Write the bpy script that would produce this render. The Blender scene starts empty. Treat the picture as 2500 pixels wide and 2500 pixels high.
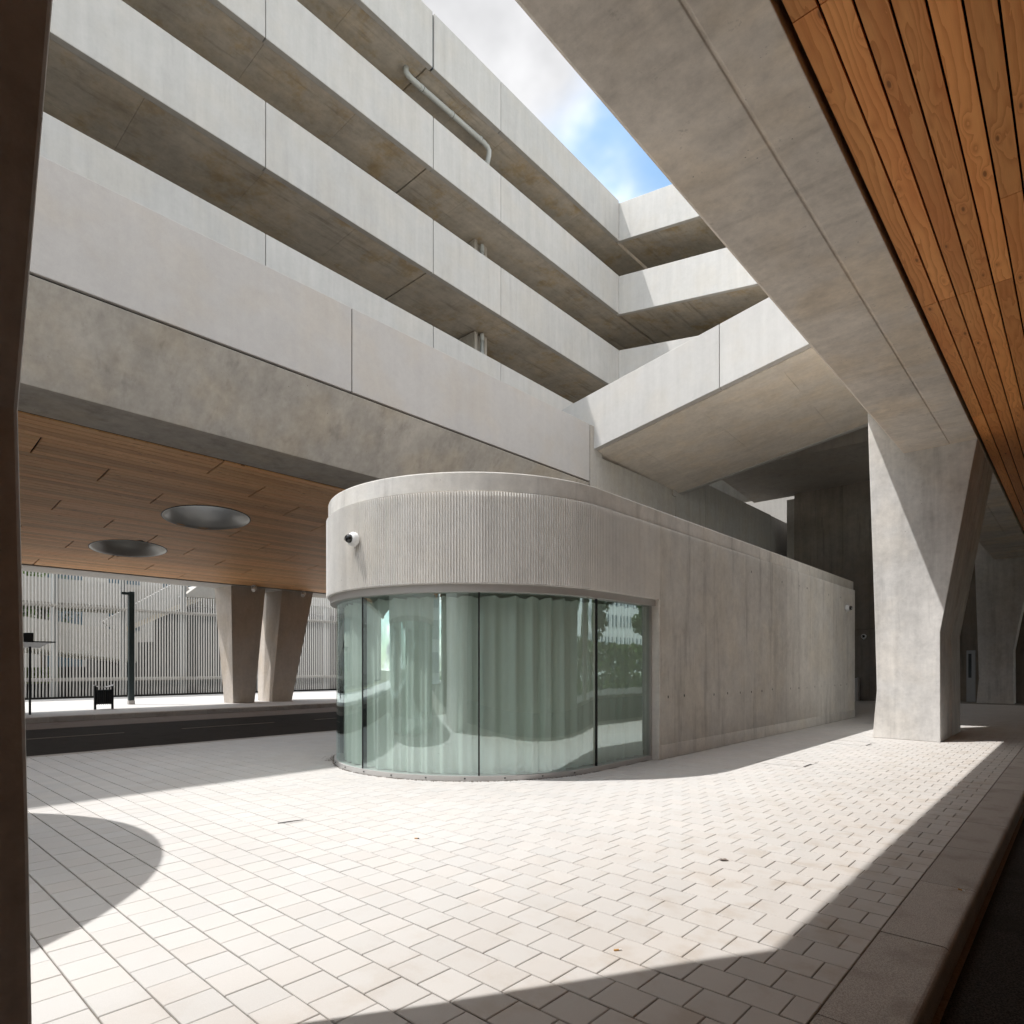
import bpy, bmesh, math, random
from mathutils import Vector, Matrix
rnd = random.Random(11)
scene = bpy.context.scene
COL = scene.collection
PI = math.pi

# ------------------------------------------------------------------ camera
CAM_H = 1.6
YAW = math.atan2(1400, 1540)
cam_d = bpy.data.cameras.new("camera")
cam_d.sensor_width = 36.0
cam_d.lens = 36.0 * 1540 / 2500
cam_d.shift_y = (1628 - 1250) / 2500
cam_d.clip_start = 0.05
cam_d.clip_end = 2000
cam = bpy.data.objects.new("camera", cam_d)
cam.location = (0, 0, CAM_H)
cam.rotation_euler = (PI / 2, 0, YAW)
COL.objects.link(cam)
scene.camera = cam

# ------------------------------------------------------------------ light
SUN_TRAVEL = Vector((0.328, 0.375, -1.0)).normalized()
SUN_DIR = -SUN_TRAVEL
sun_d = bpy.data.lights.new("sun", 'SUN')
sun_d.energy = 2.15
sun_d.angle = math.radians(0.5)
sun_d.color = (1.0, 0.975, 0.945)
sun = bpy.data.objects.new("sun", sun_d)
sun.rotation_euler = SUN_TRAVEL.to_track_quat('-Z', 'Y').to_euler()
COL.objects.link(sun)

world = bpy.data.worlds.new("World")
scene.world = world
world.use_nodes = True
wt = world.node_tree
for n in list(wt.nodes):
    wt.nodes.remove(n)


def wn(t, **kw):
    n = wt.nodes.new(t)
    for k, v in kw.items():
        setattr(n, k, v)
    return n


w_out = wn('ShaderNodeOutputWorld')
w_bg = wn('ShaderNodeBackground')
w_bg.inputs['Strength'].default_value = 0.15
sky = wn('ShaderNodeTexSky', sky_type='NISHITA')
sky.sun_disc = False
sky.sun_elevation = math.asin(SUN_DIR.z)
sky.sun_rotation = math.atan2(SUN_DIR.x, SUN_DIR.y)
sky.air_density = 1.0
sky.dust_density = 0.6
sky.ozone_density = 0.8
# broken white cloud over the whole sky
tc = wn('ShaderNodeTexCoord')
sep = wn('ShaderNodeSeparateXYZ')
wt.links.new(tc.outputs['Generated'], sep.inputs[0])
zc = wn('ShaderNodeMath', operation='ADD'); zc.inputs[1].default_value = 0.25
wt.links.new(sep.outputs['Z'], zc.inputs[0])
zm = wn('ShaderNodeMath', operation='MAXIMUM'); zm.inputs[1].default_value = 0.08
wt.links.new(zc.outputs[0], zm.inputs[0])
dv = wn('ShaderNodeVectorMath', operation='DIVIDE')
cmb = wn('ShaderNodeCombineXYZ')
for i in range(3):
    wt.links.new(zm.outputs[0], cmb.inputs[i])
wt.links.new(tc.outputs['Generated'], dv.inputs[0])
wt.links.new(cmb.outputs[0], dv.inputs[1])
mp = wn('ShaderNodeVectorMath', operation='MULTIPLY_ADD')
mp.inputs[1].default_value = (1, 1, 0)
CLOUD_OFF = (13.99, 13.85, 0.0)
mp.inputs[2].default_value = CLOUD_OFF
wt.links.new(dv.outputs[0], mp.inputs[0])
cn = wn('ShaderNodeTexNoise'); cn.inputs['Scale'].default_value = 2.1
cn.inputs['Detail'].default_value = 5; cn.inputs['Roughness'].default_value = 0.52
wt.links.new(mp.outputs[0], cn.inputs['Vector'])
cr = wn('ShaderNodeMapRange', interpolation_type='SMOOTHSTEP')
cr.inputs['From Min'].default_value = 0.40; cr.inputs['From Max'].default_value = 0.60
cr.inputs['To Min'].default_value = 0.12
wt.links.new(cn.outputs['Fac'], cr.inputs['Value'])
cn2 = wn('ShaderNodeTexNoise'); cn2.inputs['Scale'].default_value = 1.5; cn2.inputs['Detail'].default_value = 4
wt.links.new(mp.outputs[0], cn2.inputs['Vector'])
ccol = wn('ShaderNodeMix', data_type='RGBA')
ccol.inputs[6].default_value = (2.8, 2.8, 2.85, 1); ccol.inputs[7].default_value = (13.2, 12.6, 11.9, 1)
cr2 = wn('ShaderNodeMapRange', interpolation_type='SMOOTHSTEP')
cr2.inputs['From Min'].default_value = 0.36; cr2.inputs['From Max'].default_value = 0.60
wt.links.new(cn2.outputs['Fac'], cr2.inputs['Value'])
wt.links.new(cr2.outputs['Result'], ccol.inputs[0])
cn3 = wn('ShaderNodeTexNoise'); cn3.inputs['Scale'].default_value = 6.5; cn3.inputs['Detail'].default_value = 4
wt.links.new(mp.outputs[0], cn3.inputs['Vector'])
cr3 = wn('ShaderNodeMapRange'); cr3.inputs['From Min'].default_value = 0.3; cr3.inputs['From Max'].default_value = 0.7
cr3.inputs['To Min'].default_value = 0.78; cr3.inputs['To Max'].default_value = 1.18
wt.links.new(cn3.outputs['Fac'], cr3.inputs['Value'])
cbr = wn('ShaderNodeVectorMath', operation='SCALE')
wt.links.new(ccol.outputs[2], cbr.inputs[0]); wt.links.new(cr3.outputs['Result'], cbr.inputs['Scale'])
cmix = wn('ShaderNodeMix', data_type='RGBA')
wt.links.new(cr.outputs['Result'], cmix.inputs[0])
stint = wn('ShaderNodeVectorMath', operation='MULTIPLY'); stint.inputs[1].default_value = (0.84, 1.02, 0.97)
wt.links.new(sky.outputs[0], stint.inputs[0])
wt.links.new(stint.outputs[0], cmix.inputs[6])
wt.links.new(cbr.outputs[0], cmix.inputs[7])
wt.links.new(cmix.outputs[2], w_bg.inputs['Color'])
wt.links.new(w_bg.outputs[0], w_out.inputs['Surface'])

vs = scene.view_settings
vs.view_transform = 'Standard'
vs.look = 'None'
vs.exposure = 1.08
vs.gamma = 1.0
vs.use_curve_mapping = False
scene.cycles.max_bounces = 8
scene.cycles.diffuse_bounces = 4
scene.cycles.glossy_bounces = 5
scene.cycles.transparent_max_bounces = 16
scene.cycles.caustics_reflective = False
scene.cycles.caustics_refractive = False
scene.cycles.use_denoising = True

# ------------------------------------------------------------------ materials
MATS = {}


class NB:
    """small node builder"""

    def __init__(self, name):
        self.m = bpy.data.materials.new(name)
        self.m.use_nodes = True
        self.t = self.m.node_tree
        for n in list(self.t.nodes):
            self.t.nodes.remove(n)
        self.out = self.t.nodes.new('ShaderNodeOutputMaterial')
        MATS[name] = self.m

    def n(self, t, **kw):
        nd = self.t.nodes.new(t)
        for k, v in kw.items():
            setattr(nd, k, v)
        return nd

    def l(self, a, b):
        self.t.links.new(a, b)

    def val(self, sock, v):
        if hasattr(v, 'links') or hasattr(v, 'is_linked'):
            self.l(v, sock)
        else:
            sock.default_value = v

    def math(self, op, a, b=None, c=None, clamp=False):
        nd = self.n('ShaderNodeMath', operation=op)
        nd.use_clamp = clamp
        self.val(nd.inputs[0], a)
        if b is not None:
            self.val(nd.inputs[1], b)
        if c is not None:
            self.val(nd.inputs[2], c)
        return nd.outputs[0]

    def vmath(self, op, a, b=None):
        nd = self.n('ShaderNodeVectorMath', operation=op)
        self.val(nd.inputs[0], a)
        if b is not None:
            self.val(nd.inputs[1], b)
        return nd.outputs[0]

    def scale(self, v, s):
        return self.vmath('MULTIPLY', v, s)

    def noise(self, vec, sc, det=4, ro=0.55, dist=0.0):
        nd = self.n('ShaderNodeTexNoise')
        self.l(vec, nd.inputs['Vector'])
        nd.inputs['Scale'].default_value = sc
        nd.inputs['Detail'].default_value = det
        nd.inputs['Roughness'].default_value = ro
        nd.inputs['Distortion'].default_value = dist
        return nd.outputs['Fac']

    def rng(self, v, a, b, c=0.0, d=1.0, smooth=True):
        nd = self.n('ShaderNodeMapRange')
        if smooth:
            nd.interpolation_type = 'SMOOTHSTEP'
        self.val(nd.inputs['Value'], v)
        for k, x in zip(('From Min', 'From Max', 'To Min', 'To Max'), (a, b, c, d)):
            self.val(nd.inputs[k], x)
        return nd.outputs['Result']

    def mix(self, f, a, b):
        nd = self.n('ShaderNodeMix', data_type='RGBA')
        self.val(nd.inputs[0], f)
        for s, v in ((nd.inputs[6], a), (nd.inputs[7], b)):
            if isinstance(v, tuple):
                s.default_value = (*v[:3], 1)
            else:
                self.l(v, s)
        return nd.outputs[2]

    def mulc(self, c, f):
        """colour times scalar"""
        nd = self.n('ShaderNodeVectorMath', operation='SCALE')
        if isinstance(c, tuple):
            nd.inputs[0].default_value = c[:3]
        else:
            self.l(c, nd.inputs[0])
        self.val(nd.inputs['Scale'], f)
        return nd.outputs[0]

    def pos(self):
        return self.n('ShaderNodeNewGeometry').outputs['Position']

    def rand(self):
        o = self.n('ShaderNodeObjectInfo').outputs['Random']
        a = self.n('ShaderNodeAttribute', attribute_name='tone').outputs['Fac']
        return self.math('FRACT', self.math('ADD', o, a))

    def bump(self, h, strength=0.3, dist=0.01):
        nd = self.n('ShaderNodeBump')
        nd.inputs['Strength'].default_value = strength
        nd.inputs['Distance'].default_value = dist
        self.l(h, nd.inputs['Height'])
        return nd.outputs[0]

    def principled(self, color, rough=0.7, metal=0.0, normal=None, spec=0.4, **kw):
        p = self.n('ShaderNodeBsdfPrincipled')
        if isinstance(color, tuple):
            p.inputs['Base Color'].default_value = (*color[:3], 1)
        else:
            self.l(color, p.inputs['Base Color'])
        self.val(p.inputs['Roughness'], rough)
        p.inputs['Metallic'].default_value = metal
        p.inputs['Specular IOR Level'].default_value = spec
        if normal is not None:
            self.l(normal, p.inputs['Normal'])
        self.l(p.outputs[0], self.out.inputs['Surface'])
        return p


def concrete(name, col, blotch=0.16, streak=0.10, warm=0.25, warm_col=None, pores=0.6, rough=0.82,
             ochre=0.0, dark=0.0, spots=0.0, streak_axis=2, fine=0.10, panel=0.0):
    b = NB(name)
    p = b.pos()
    r = b.rand()
    n1 = b.noise(p, 0.55, 4, 0.62)
    if streak_axis == 2:
        sv = b.scale(p, (2.6, 2.6, 0.22))
    elif streak_axis == 0:
        sv = b.scale(p, (0.22, 2.6, 2.6))
    else:
        sv = b.scale(p, (2.6, 0.22, 2.6))
    n2 = b.noise(sv, 1.5, 3, 0.6)
    n3 = b.noise(p, 9.0, 4, 0.65)
    n4 = b.noise(p, 70.0, 1, 0.6)
    n5 = b.noise(b.vmath('ADD', p, (11.0, 4.0, 8.0)), 2.4, 4, 0.68)
    tone = b.math('ADD', 1.0, b.math('MULTIPLY', b.math('SUBTRACT', n1, 0.5), blotch * 3.0))
    tone = b.math('ADD', tone, b.math('MULTIPLY', b.math('SUBTRACT', n5, 0.5), blotch * 2.6))
    tone = b.math('ADD', tone, b.math('MULTIPLY', b.math('SUBTRACT', n2, 0.5), streak * 3.0))
    tone = b.math('ADD', tone, b.math('MULTIPLY', b.math('SUBTRACT', n3, 0.5), fine * 3.2))
    tone = b.math('ADD', tone, b.math('MULTIPLY', b.math('SUBTRACT', n4, 0.5), 0.10))
    tone = b.math('ADD', tone, b.math('MULTIPLY', b.math('SUBTRACT', r, 0.5), 0.07))
    if panel > 0:
        sp = b.n('ShaderNodeSeparateXYZ'); b.l(p, sp.inputs[0])
        wn_ = b.n('ShaderNodeTexWhiteNoise', noise_dimensions='1D')
        b.l(b.math('FLOOR', b.math('DIVIDE', b.math('ADD', sp.outputs[1], 0.4), 1.26)), wn_.inputs['W'])
        tone = b.math('ADD', tone, b.math('MULTIPLY', b.math('SUBTRACT', wn_.outputs['Value'], 0.5), panel))
    wc = warm_col or (col[0] * 1.04, col[1] * 0.97, col[2] * 0.86)
    wm = b.rng(b.noise(b.vmath('ADD', p, (31.0, 7.0, 3.0)), 0.8, 3, 0.6), 0.42, 0.66)
    c = b.mix(b.math('MULTIPLY', wm, warm), col, wc)
    if ochre > 0:
        om = b.rng(b.noise(b.vmath('ADD', p, (5.0, 17.0, 9.0)), 0.75, 5, 0.68), 0.50, 0.70)
        c = b.mix(b.math('MULTIPLY', om, ochre), c, (col[0] * 0.86, col[1] * 0.70, col[2] * 0.44))
    if dark > 0:
        dm = b.rng(b.noise(b.vmath('ADD', sv, (3.0, 8.0, 1.0)), 1.1, 5, 0.66), 0.53, 0.72)
        c = b.mix(b.math('MULTIPLY', dm, dark), c, (col[0] * 0.42, col[1] * 0.41, col[2] * 0.40))
    c = b.mulc(c, tone)
    h = b.math('ADD', b.math('MULTIPLY', n3, 0.6), b.math('MULTIPLY', n4, 0.25))
    if pores > 0:
        v = b.n('ShaderNodeTexVoronoi'); v.inputs['Scale'].default_value = 13.0
        b.l(p, v.inputs['Vector'])
        vs2 = b.n('ShaderNodeSeparateColor'); b.l(v.outputs['Color'], vs2.inputs[0])
        clus = b.rng(b.noise(p, 1.3, 3), 0.50, 0.62)
        rad = b.math('MULTIPLY', b.math('MULTIPLY', vs2.outputs[0], 0.12), clus)
        pm = b.math('LESS_THAN', v.outputs['Distance'], rad)
        c = b.mix(b.math('MULTIPLY', pm, pores), c, (col[0] * 0.22, col[1] * 0.2, col[2] * 0.18))
        h = b.math('SUBTRACT', h, b.math('MULTIPLY', pm, 0.8))
    if spots > 0:
        sm = b.rng(b.noise(b.scale(p, (1.0, 1.0, 1.0)), 4.5, 8, 0.75), 0.60, 0.68)
        c = b.mix(b.math('MULTIPLY', sm, spots), c, (col[0] * 0.45, col[1] * 0.44, col[2] * 0.42))
    b.principled(c, rough, 0, b.bump(h, 0.35, 0.006), 0.3)
    return b.m


def plain(name, col, rough=0.5, metal=0.0, var=0.06, spec=0.4, sc=6.0):
    b = NB(name)
    p = b.pos()
    n = b.noise(p, sc, 4)
    t = b.math('ADD', 1.0, b.math('MULTIPLY', b.math('SUBTRACT', n, 0.5), var * 3))
    b.principled(b.mulc(col, t), b.math('ADD', rough, b.math('MULTIPLY', b.math('SUBTRACT', n, 0.5), 0.1)), metal, None, spec)
    return b.m


concrete('conc_white', (0.41, 0.398, 0.382), blotch=0.065, streak=0.09, warm=0.25, pores=0.55, fine=0.04, dark=0.12)
concrete('conc_white_sunlit', (0.49, 0.477, 0.46), blotch=0.06, streak=0.08, warm=0.25, pores=0.55, fine=0.04, dark=0.08)  # garage parapet concrete, with sunlight on ramp and wing lifted into the colour
concrete('conc_band', (0.4, 0.372, 0.35), blotch=0.055, streak=0.04, warm=0.4, pores=0.8, fine=0.045)
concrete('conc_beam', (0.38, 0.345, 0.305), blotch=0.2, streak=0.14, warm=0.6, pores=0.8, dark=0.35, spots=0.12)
concrete('conc_soffit', (0.46, 0.42, 0.365), blotch=0.24, streak=0.12, warm=0.6, pores=0.3, ochre=0.75, dark=0.55, spots=0.15, streak_axis=1)
concrete('conc_ramp', (0.67, 0.615, 0.545), blotch=0.12, streak=0.10, warm=0.5, pores=0.35, ochre=0.15, streak_axis=0)
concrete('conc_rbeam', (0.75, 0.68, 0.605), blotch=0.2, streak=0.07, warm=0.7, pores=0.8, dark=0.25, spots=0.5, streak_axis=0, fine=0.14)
concrete('conc_column', (0.64, 0.625, 0.605), blotch=0.20, streak=0.18, warm=0.3, pores=0.6, dark=0.32, fine=0.14, spots=0.15)
concrete('conc_lcolumn', (0.5, 0.45, 0.4), blotch=0.10, streak=0.10, warm=0.5, pores=0.3, dark=0.15)
concrete('conc_rib', (0.7, 0.682, 0.645), blotch=0.14, streak=0.08, warm=0.3, pores=0.5, dark=0.42, panel=0.14, spots=0.18)
concrete('conc_ribband', (0.76, 0.742, 0.71), blotch=0.07, streak=0.07, warm=0.2, pores=0.4, dark=0.14, fine=0.06)
concrete('conc_cap', (0.7, 0.68, 0.645), blotch=0.12, streak=0.08, warm=0.3, pores=0.5, dark=0.45, spots=0.25)
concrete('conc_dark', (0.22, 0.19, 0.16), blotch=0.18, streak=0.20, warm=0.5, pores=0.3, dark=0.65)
concrete('conc_wall', (0.36, 0.33, 0.295), blotch=0.08, streak=0.10, warm=0.4, pores=0.2, dark=0.25)
concrete('conc_far', (0.42, 0.4, 0.375), blotch=0.08, streak=0.06, warm=0.3, pores=0.0)
plain('joint_dark', (0.02, 0.018, 0.016), 0.9)
plain('bitumen_blue', (0.03, 0.04, 0.055), 0.6)
plain('metal_grey', (0.42, 0.40, 0.385), 0.42, 0.35, 0.05)
plain('metal_frame', (0.44, 0.42, 0.40), 0.42, 0.25, 0.05)
plain('metal_sill', (0.55, 0.54, 0.53), 0.38, 0.3, 0.05)
plain('black_metal', (0.012, 0.012, 0.013), 0.45, 0.2)
plain('gasket', (0.008, 0.008, 0.009), 0.5)
plain('pipe_grey', (0.42, 0.43, 0.42), 0.5, 0.0, 0.05)
plain('steel', (0.55, 0.55, 0.54), 0.3, 0.9)
plain('white_plastic', (0.78, 0.78, 0.77), 0.4)
plain('black_dome', (0.01, 0.01, 0.011), 0.08, 0.0, 0.0, 0.6)
plain('teal_paint', (0.024, 0.036, 0.038), 0.45, 0.2)
plain('slat_white', (0.62, 0.61, 0.59), 0.5, 0.1, 0.05)
plain('rail_grey', (0.50, 0.48, 0.45), 0.5, 0.2)
plain('post_grey', (0.30, 0.31, 0.31), 0.5, 0.2)
plain('skylight_metal', (0.50, 0.49, 0.47), 0.42, 0.5, 0.05)
plain('interior_white', (0.78, 0.78, 0.74), 0.8)
plain('interior_floor', (0.55, 0.54, 0.51), 0.6)
plain('paint_line', (0.16, 0.13, 0.10), 0.8, 0, 0.35, 0.2, 3.0)
plain('bark', (0.09, 0.07, 0.05), 0.9, 0, 0.2)
plain('twig_brown', (0.02, 0.017, 0.014), 0.8)
plain('filter_tan', (0.55, 0.30, 0.10), 0.8)
plain('paper_white', (0.75, 0.73, 0.70), 0.8)
plain('door_white', (0.40, 0.41, 0.42), 0.5)
plain('door_glass', (0.05, 0.06, 0.07), 0.1, 0, 0, 0.6)
plain('facade_white', (0.68, 0.68, 0.67), 0.6)
plain('facade_glass', (0.06, 0.10, 0.13), 0.08, 0, 0, 0.7)
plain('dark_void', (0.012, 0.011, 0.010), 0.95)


def m_paver():
    b = NB('paver')
    p = b.pos()
    r = b.rand()
    r2 = b.math('FRACT', b.math('MULTIPLY', r, 17.31))
    n1 = b.noise(p, 260.0, 2, 0.7)
    n2 = b.noise(p, 3.2, 5, 0.6)
    n0 = b.noise(p, 0.45, 4, 0.55)
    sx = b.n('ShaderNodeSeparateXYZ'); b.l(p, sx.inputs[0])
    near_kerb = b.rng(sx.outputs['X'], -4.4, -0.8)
    t = b.math('ADD', 0.95, b.math('MULTIPLY', b.math('SUBTRACT', r, 0.5), 0.06))
    t = b.math('ADD', t, b.math('MULTIPLY', b.math('SUBTRACT', n1, 0.5), 0.26))
    t = b.math('ADD', t, b.math('MULTIPLY', b.math('SUBTRACT', n0, 0.5), 0.18))
    c = b.mix(r2, (0.565, 0.553, 0.537), (0.57, 0.545, 0.52))
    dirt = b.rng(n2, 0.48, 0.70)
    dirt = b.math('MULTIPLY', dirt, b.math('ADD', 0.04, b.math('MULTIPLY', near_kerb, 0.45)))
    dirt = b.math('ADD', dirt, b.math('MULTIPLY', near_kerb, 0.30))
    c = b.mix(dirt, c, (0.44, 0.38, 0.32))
    c = b.mulc(c, t)
    h = b.math('ADD', b.math('MULTIPLY', n1, 0.5), n2)
    b.principled(c, 0.85, 0, b.bump(h, 0.25, 0.004), 0.25)


def m_granite(name, ca, cb, cc, sc=170.0, spec=0.25):
    b = NB(name)
    p = b.pos()
    r = b.rand()
    v = b.noise(p, sc, 2, 0.75)
    n2 = b.noise(p, 2.4, 5, 0.6)
    c = b.mix(b.rng(v, 0.38, 0.62), ca, cb)
    c = b.mix(b.math('MULTIPLY', b.rng(n2, 0.48, 0.72), 0.6), c, cc)
    t = b.math('ADD', 0.94, b.math('MULTIPLY', r, 0.14))
    b.principled(b.mulc(c, t), 0.9, 0, b.bump(v, 0.3, 0.004), spec)


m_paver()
m_granite('kerb_stone', (0.28, 0.255, 0.23), (0.49, 0.45, 0.41), (0.24, 0.21, 0.18))
m_granite('asphalt', (0.012, 0.010, 0.009), (0.050, 0.042, 0.036), (0.018, 0.015, 0.012), 110.0, 0.06)
m_granite('gutter', (0.13, 0.105, 0.09), (0.20, 0.165, 0.145), (0.11, 0.085, 0.07), 60.0)
m_granite('sand_joint', (0.16, 0.145, 0.125), (0.26, 0.235, 0.205), (0.12, 0.105, 0.09), 300.0)
m_granite('ground', (0.14, 0.14, 0.10), (0.22, 0.21, 0.16), (0.10, 0.12, 0.05), 8.0)


def m_wood(name, base, dark, knot):
    b = NB(name)
    p = b.pos()
    r = b.rand()
    off = b.n('ShaderNodeCombineXYZ')
    b.l(b.math('MULTIPLY', r, 37.0), off.inputs[0])
    b.l(b.math('MULTIPLY', r, 91.0), off.inputs[1])
    q = b.vmath('ADD', p, off.outputs[0])
    sx = b.n('ShaderNodeSeparateXYZ'); b.l(q, sx.inputs[0])
    # knots: stretched cells along the board
    vv = b.n('ShaderNodeTexVoronoi'); vv.feature = 'F1'
    b.l(b.scale(q, (7.0, 2.1, 0.0)), vv.inputs['Vector']); vv.inputs['Scale'].default_value = 1.0
    vv.inputs['Randomness'].default_value = 1.0
    vc = b.n('ShaderNodeSeparateColor'); b.l(vv.outputs['Color'], vc.inputs[0])
    has = b.rng(vc.outputs[0], 0.42, 0.50)
    d = vv.outputs['Distance']
    bend = b.math('MULTIPLY', b.math('POWER', 2.718, b.math('MULTIPLY', b.math('MULTIPLY', d, d), -14.0)), has)
    lowf = b.noise(b.scale(q, (4.5, 0.55, 0.0)), 1.0, 3, 0.5)
    wig = b.noise(b.scale(q, (14.0, 1.6, 0.0)), 1.0, 4, 0.6)
    ph = b.math('ADD', b.math('MULTIPLY', sx.outputs[0], 95.0), b.math('MULTIPLY', lowf, b.math('ADD', 10.0, b.math('MULTIPLY', r, 70.0))))
    ph = b.math('ADD', ph, b.math('MULTIPLY', bend, 13.0))
    ph = b.math('ADD', ph, b.math('MULTIPLY', wig, 5.0))
    ring = b.math('FRACT', b.math('DIVIDE', ph, 6.283))
    ring = b.math('POWER', ring, 2.2)
    fine = b.noise(b.scale(q, (140.0, 5.0, 0.0)), 1.0, 3, 0.6)
    tone_n = b.noise(b.scale(q, (3.0, 0.35, 0.0)), 1.0, 3, 0.5)
    c = b.mix(b.math('MULTIPLY', ring, 0.80), base, dark)
    c = b.mix(b.math('MULTIPLY', b.rng(tone_n, 0.35, 0.75), 0.45), c, (dark[0] * 1.15, dark[1] * 0.95, dark[2] * 0.8))
    kn = b.math('MULTIPLY', b.rng(d, 0.07, 0.13, 1.0, 0.0), has)
    c = b.mix(b.math('MULTIPLY', kn, 0.85), c, knot)
    rim = b.math('MULTIPLY', b.math('MULTIPLY', b.rng(d, 0.12, 0.26, 1.0, 0.0), has), 0.35)
    c = b.mix(rim, c, dark)
    t = b.math('ADD', 0.80, b.math('MULTIPLY', b.math('FRACT', b.math('MULTIPLY', r, 7.77)), 0.36))
    t = b.math('ADD', t, b.math('MULTIPLY', b.math('SUBTRACT', fine, 0.5), 0.22))
    c = b.mulc(c, t)
    h = b.math('SUBTRACT', b.math('MULTIPLY', fine, 0.5), b.math('MULTIPLY', ring, 0.35))
    b.principled(c, 0.55, 0, b.bump(h, 0.25, 0.003), 0.35)


m_wood('larch', (0.92, 0.40, 0.125), (0.64, 0.215, 0.05), (0.10, 0.035, 0.012))
m_wood('larch_left', (0.72, 0.42, 0.20), (0.50, 0.25, 0.105), (0.10, 0.04, 0.016))


def m_glass(name, tint, base_refl):
    b = NB(name)
    tr = b.n('ShaderNodeBsdfTransparent'); tr.inputs[0].default_value = (*tint, 1)
    gl = b.n('ShaderNodeBsdfGlossy'); gl.inputs['Roughness'].default_value = 0.0
    gl.inputs[0].default_value = (0.84, 1.0, 1.0, 1)
    p = b.pos()
    wob = b.noise(b.scale(p, (1.0, 1.0, 0.45)), 1.6, 2, 0.4)
    nrm = b.bump(wob, 0.02, 0.05)
    b.l(nrm, gl.inputs['Normal'])
    lw = b.n('ShaderNodeLayerWeight'); lw.inputs['Blend'].default_value = 0.5
    f = b.math('POWER', lw.outputs['Facing'], 4.0)
    f = b.math('ADD', base_refl, b.math('MULTIPLY', f, 1.0 - base_refl), clamp=True)
    bf = b.n('ShaderNodeNewGeometry').outputs['Backfacing']
    f = b.math('MULTIPLY', f, b.math('SUBTRACT', 1.0, bf))
    mx = b.n('ShaderNodeMixShader')
    b.l(f, mx.inputs[0]); b.l(tr.outputs[0], mx.inputs[1]); b.l(gl.outputs[0], mx.inputs[2])
    b.l(mx.outputs[0], b.out.inputs['Surface'])


m_glass('glass', (0.968, 0.998, 0.988), 0.30)


def m_curtain():
    b = NB('curtain')
    p = b.pos()
    n = b.noise(b.scale(p, (180.0, 180.0, 420.0)), 1.0, 1)
    n2 = b.noise(b.scale(p, (3.0, 3.0, 0.3)), 1.0, 3)
    t = b.math('ADD', 0.88, b.math('ADD', b.math('MULTIPLY', n, 0.08), b.math('MULTIPLY', n2, 0.10)))
    c = b.mulc((0.86, 0.97, 0.89), t)
    d = b.n('ShaderNodeBsdfDiffuse'); b.l(c, d.inputs[0])
    tl = b.n('ShaderNodeBsdfTranslucent'); b.l(c, tl.inputs[0])
    mx = b.n('ShaderNodeMixShader'); mx.inputs[0].default_value = 0.22
    b.l(d.outputs[0], mx.inputs[1]); b.l(tl.outputs[0], mx.inputs[2])
    b.l(mx.outputs[0], b.out.inputs['Surface'])


m_curtain()


def m_leaf(name, ca, cb):
    b = NB(name)
    p = b.pos()
    n = b.noise(p, 2.6, 3)
    n2 = b.noise(p, 23.0, 2)
    c = b.mix(b.rng(n, 0.3, 0.7), ca, cb)
    c = b.mulc(c, b.math('ADD', 0.7, b.math('MULTIPLY', n2, 0.6)))
    d = b.n('ShaderNodeBsdfDiffuse'); b.l(c, d.inputs[0])
    tl = b.n('ShaderNodeBsdfTranslucent'); b.l(b.mulc(c, 1.2), tl.inputs[0])
    mx = b.n('ShaderNodeMixShader'); mx.inputs[0].default_value = 0.35
    b.l(d.outputs[0], mx.inputs[1]); b.l(tl.outputs[0], mx.inputs[2])
    b.l(mx.outputs[0], b.out.inputs['Surface'])


m_leaf('leaf', (0.045, 0.085, 0.022), (0.10, 0.15, 0.04))
m_leaf('leaf_light', (0.09, 0.14, 0.03), (0.17, 0.22, 0.06))


# ------------------------------------------------------------------ geometry helpers
def tag(o, label=None, cat=None, group=None, kind=None):
    if label: o['label'] = label
    if cat: o['category'] = cat
    if group: o['group'] = group
    if kind: o['kind'] = kind
    return o


def empty(name, loc, label=None, cat=None, group=None, kind=None):
    o = bpy.data.objects.new(name, None)
    o.empty_display_size = 0.2
    o.location = loc
    COL.objects.link(o)
    return tag(o, label, cat, group, kind)


def wloc(o):
    v = Vector((0, 0, 0))
    while o is not None:
        v = v + o.location
        o = o.parent
    return v


def make_mesh(name, verts, faces, mat, smooth=False, tone=None):
    me = bpy.data.meshes.new(name)
    me.from_pydata([tuple(v) for v in verts], [], faces)
    bm = bmesh.new(); bm.from_mesh(me)
    bmesh.ops.recalc_face_normals(bm, faces=bm.faces)
    bm.to_mesh(me); bm.free()
    if mat:
        me.materials.append(MATS[mat] if isinstance(mat, str) else mat)
    if smooth:
        for p in me.polygons:
            p.use_smooth = True
    if tone is not None:
        a = me.attributes.new('tone', 'FLOAT', 'FACE')
        a.data.foreach_set('value', tone)
    me.update()
    return me


def obj(name, geo, mat, parent=None, smooth=False, bevel=0.0, seg=2, tone=None):
    """geo = (verts, faces) in world coordinates"""
    base = wloc(parent) if parent is not None else Vector((0, 0, 0))
    vs_ = [Vector(v) - base for v in geo[0]]
    me = make_mesh(name, vs_, geo[1], mat, smooth, tone)
    o = bpy.data.objects.new(name, me)
    COL.objects.link(o)
    if parent is not None:
        o.parent = parent
    if bevel > 0:
        md = o.modifiers.new('bevel', 'BEVEL')
        md.width = bevel; md.segments = seg; md.limit_method = 'ANGLE'
        md.angle_limit = math.radians(25)
    return o


def inst(name, me, loc, parent, rot=None, bevel=0.0):
    o = bpy.data.objects.new(name, me)
    o.location = Vector(loc) - (wloc(parent) if parent is not None else Vector((0, 0, 0)))
    if rot: o.rotation_euler = rot
    if parent is not None: o.parent = parent
    COL.objects.link(o)
    return o


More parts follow.
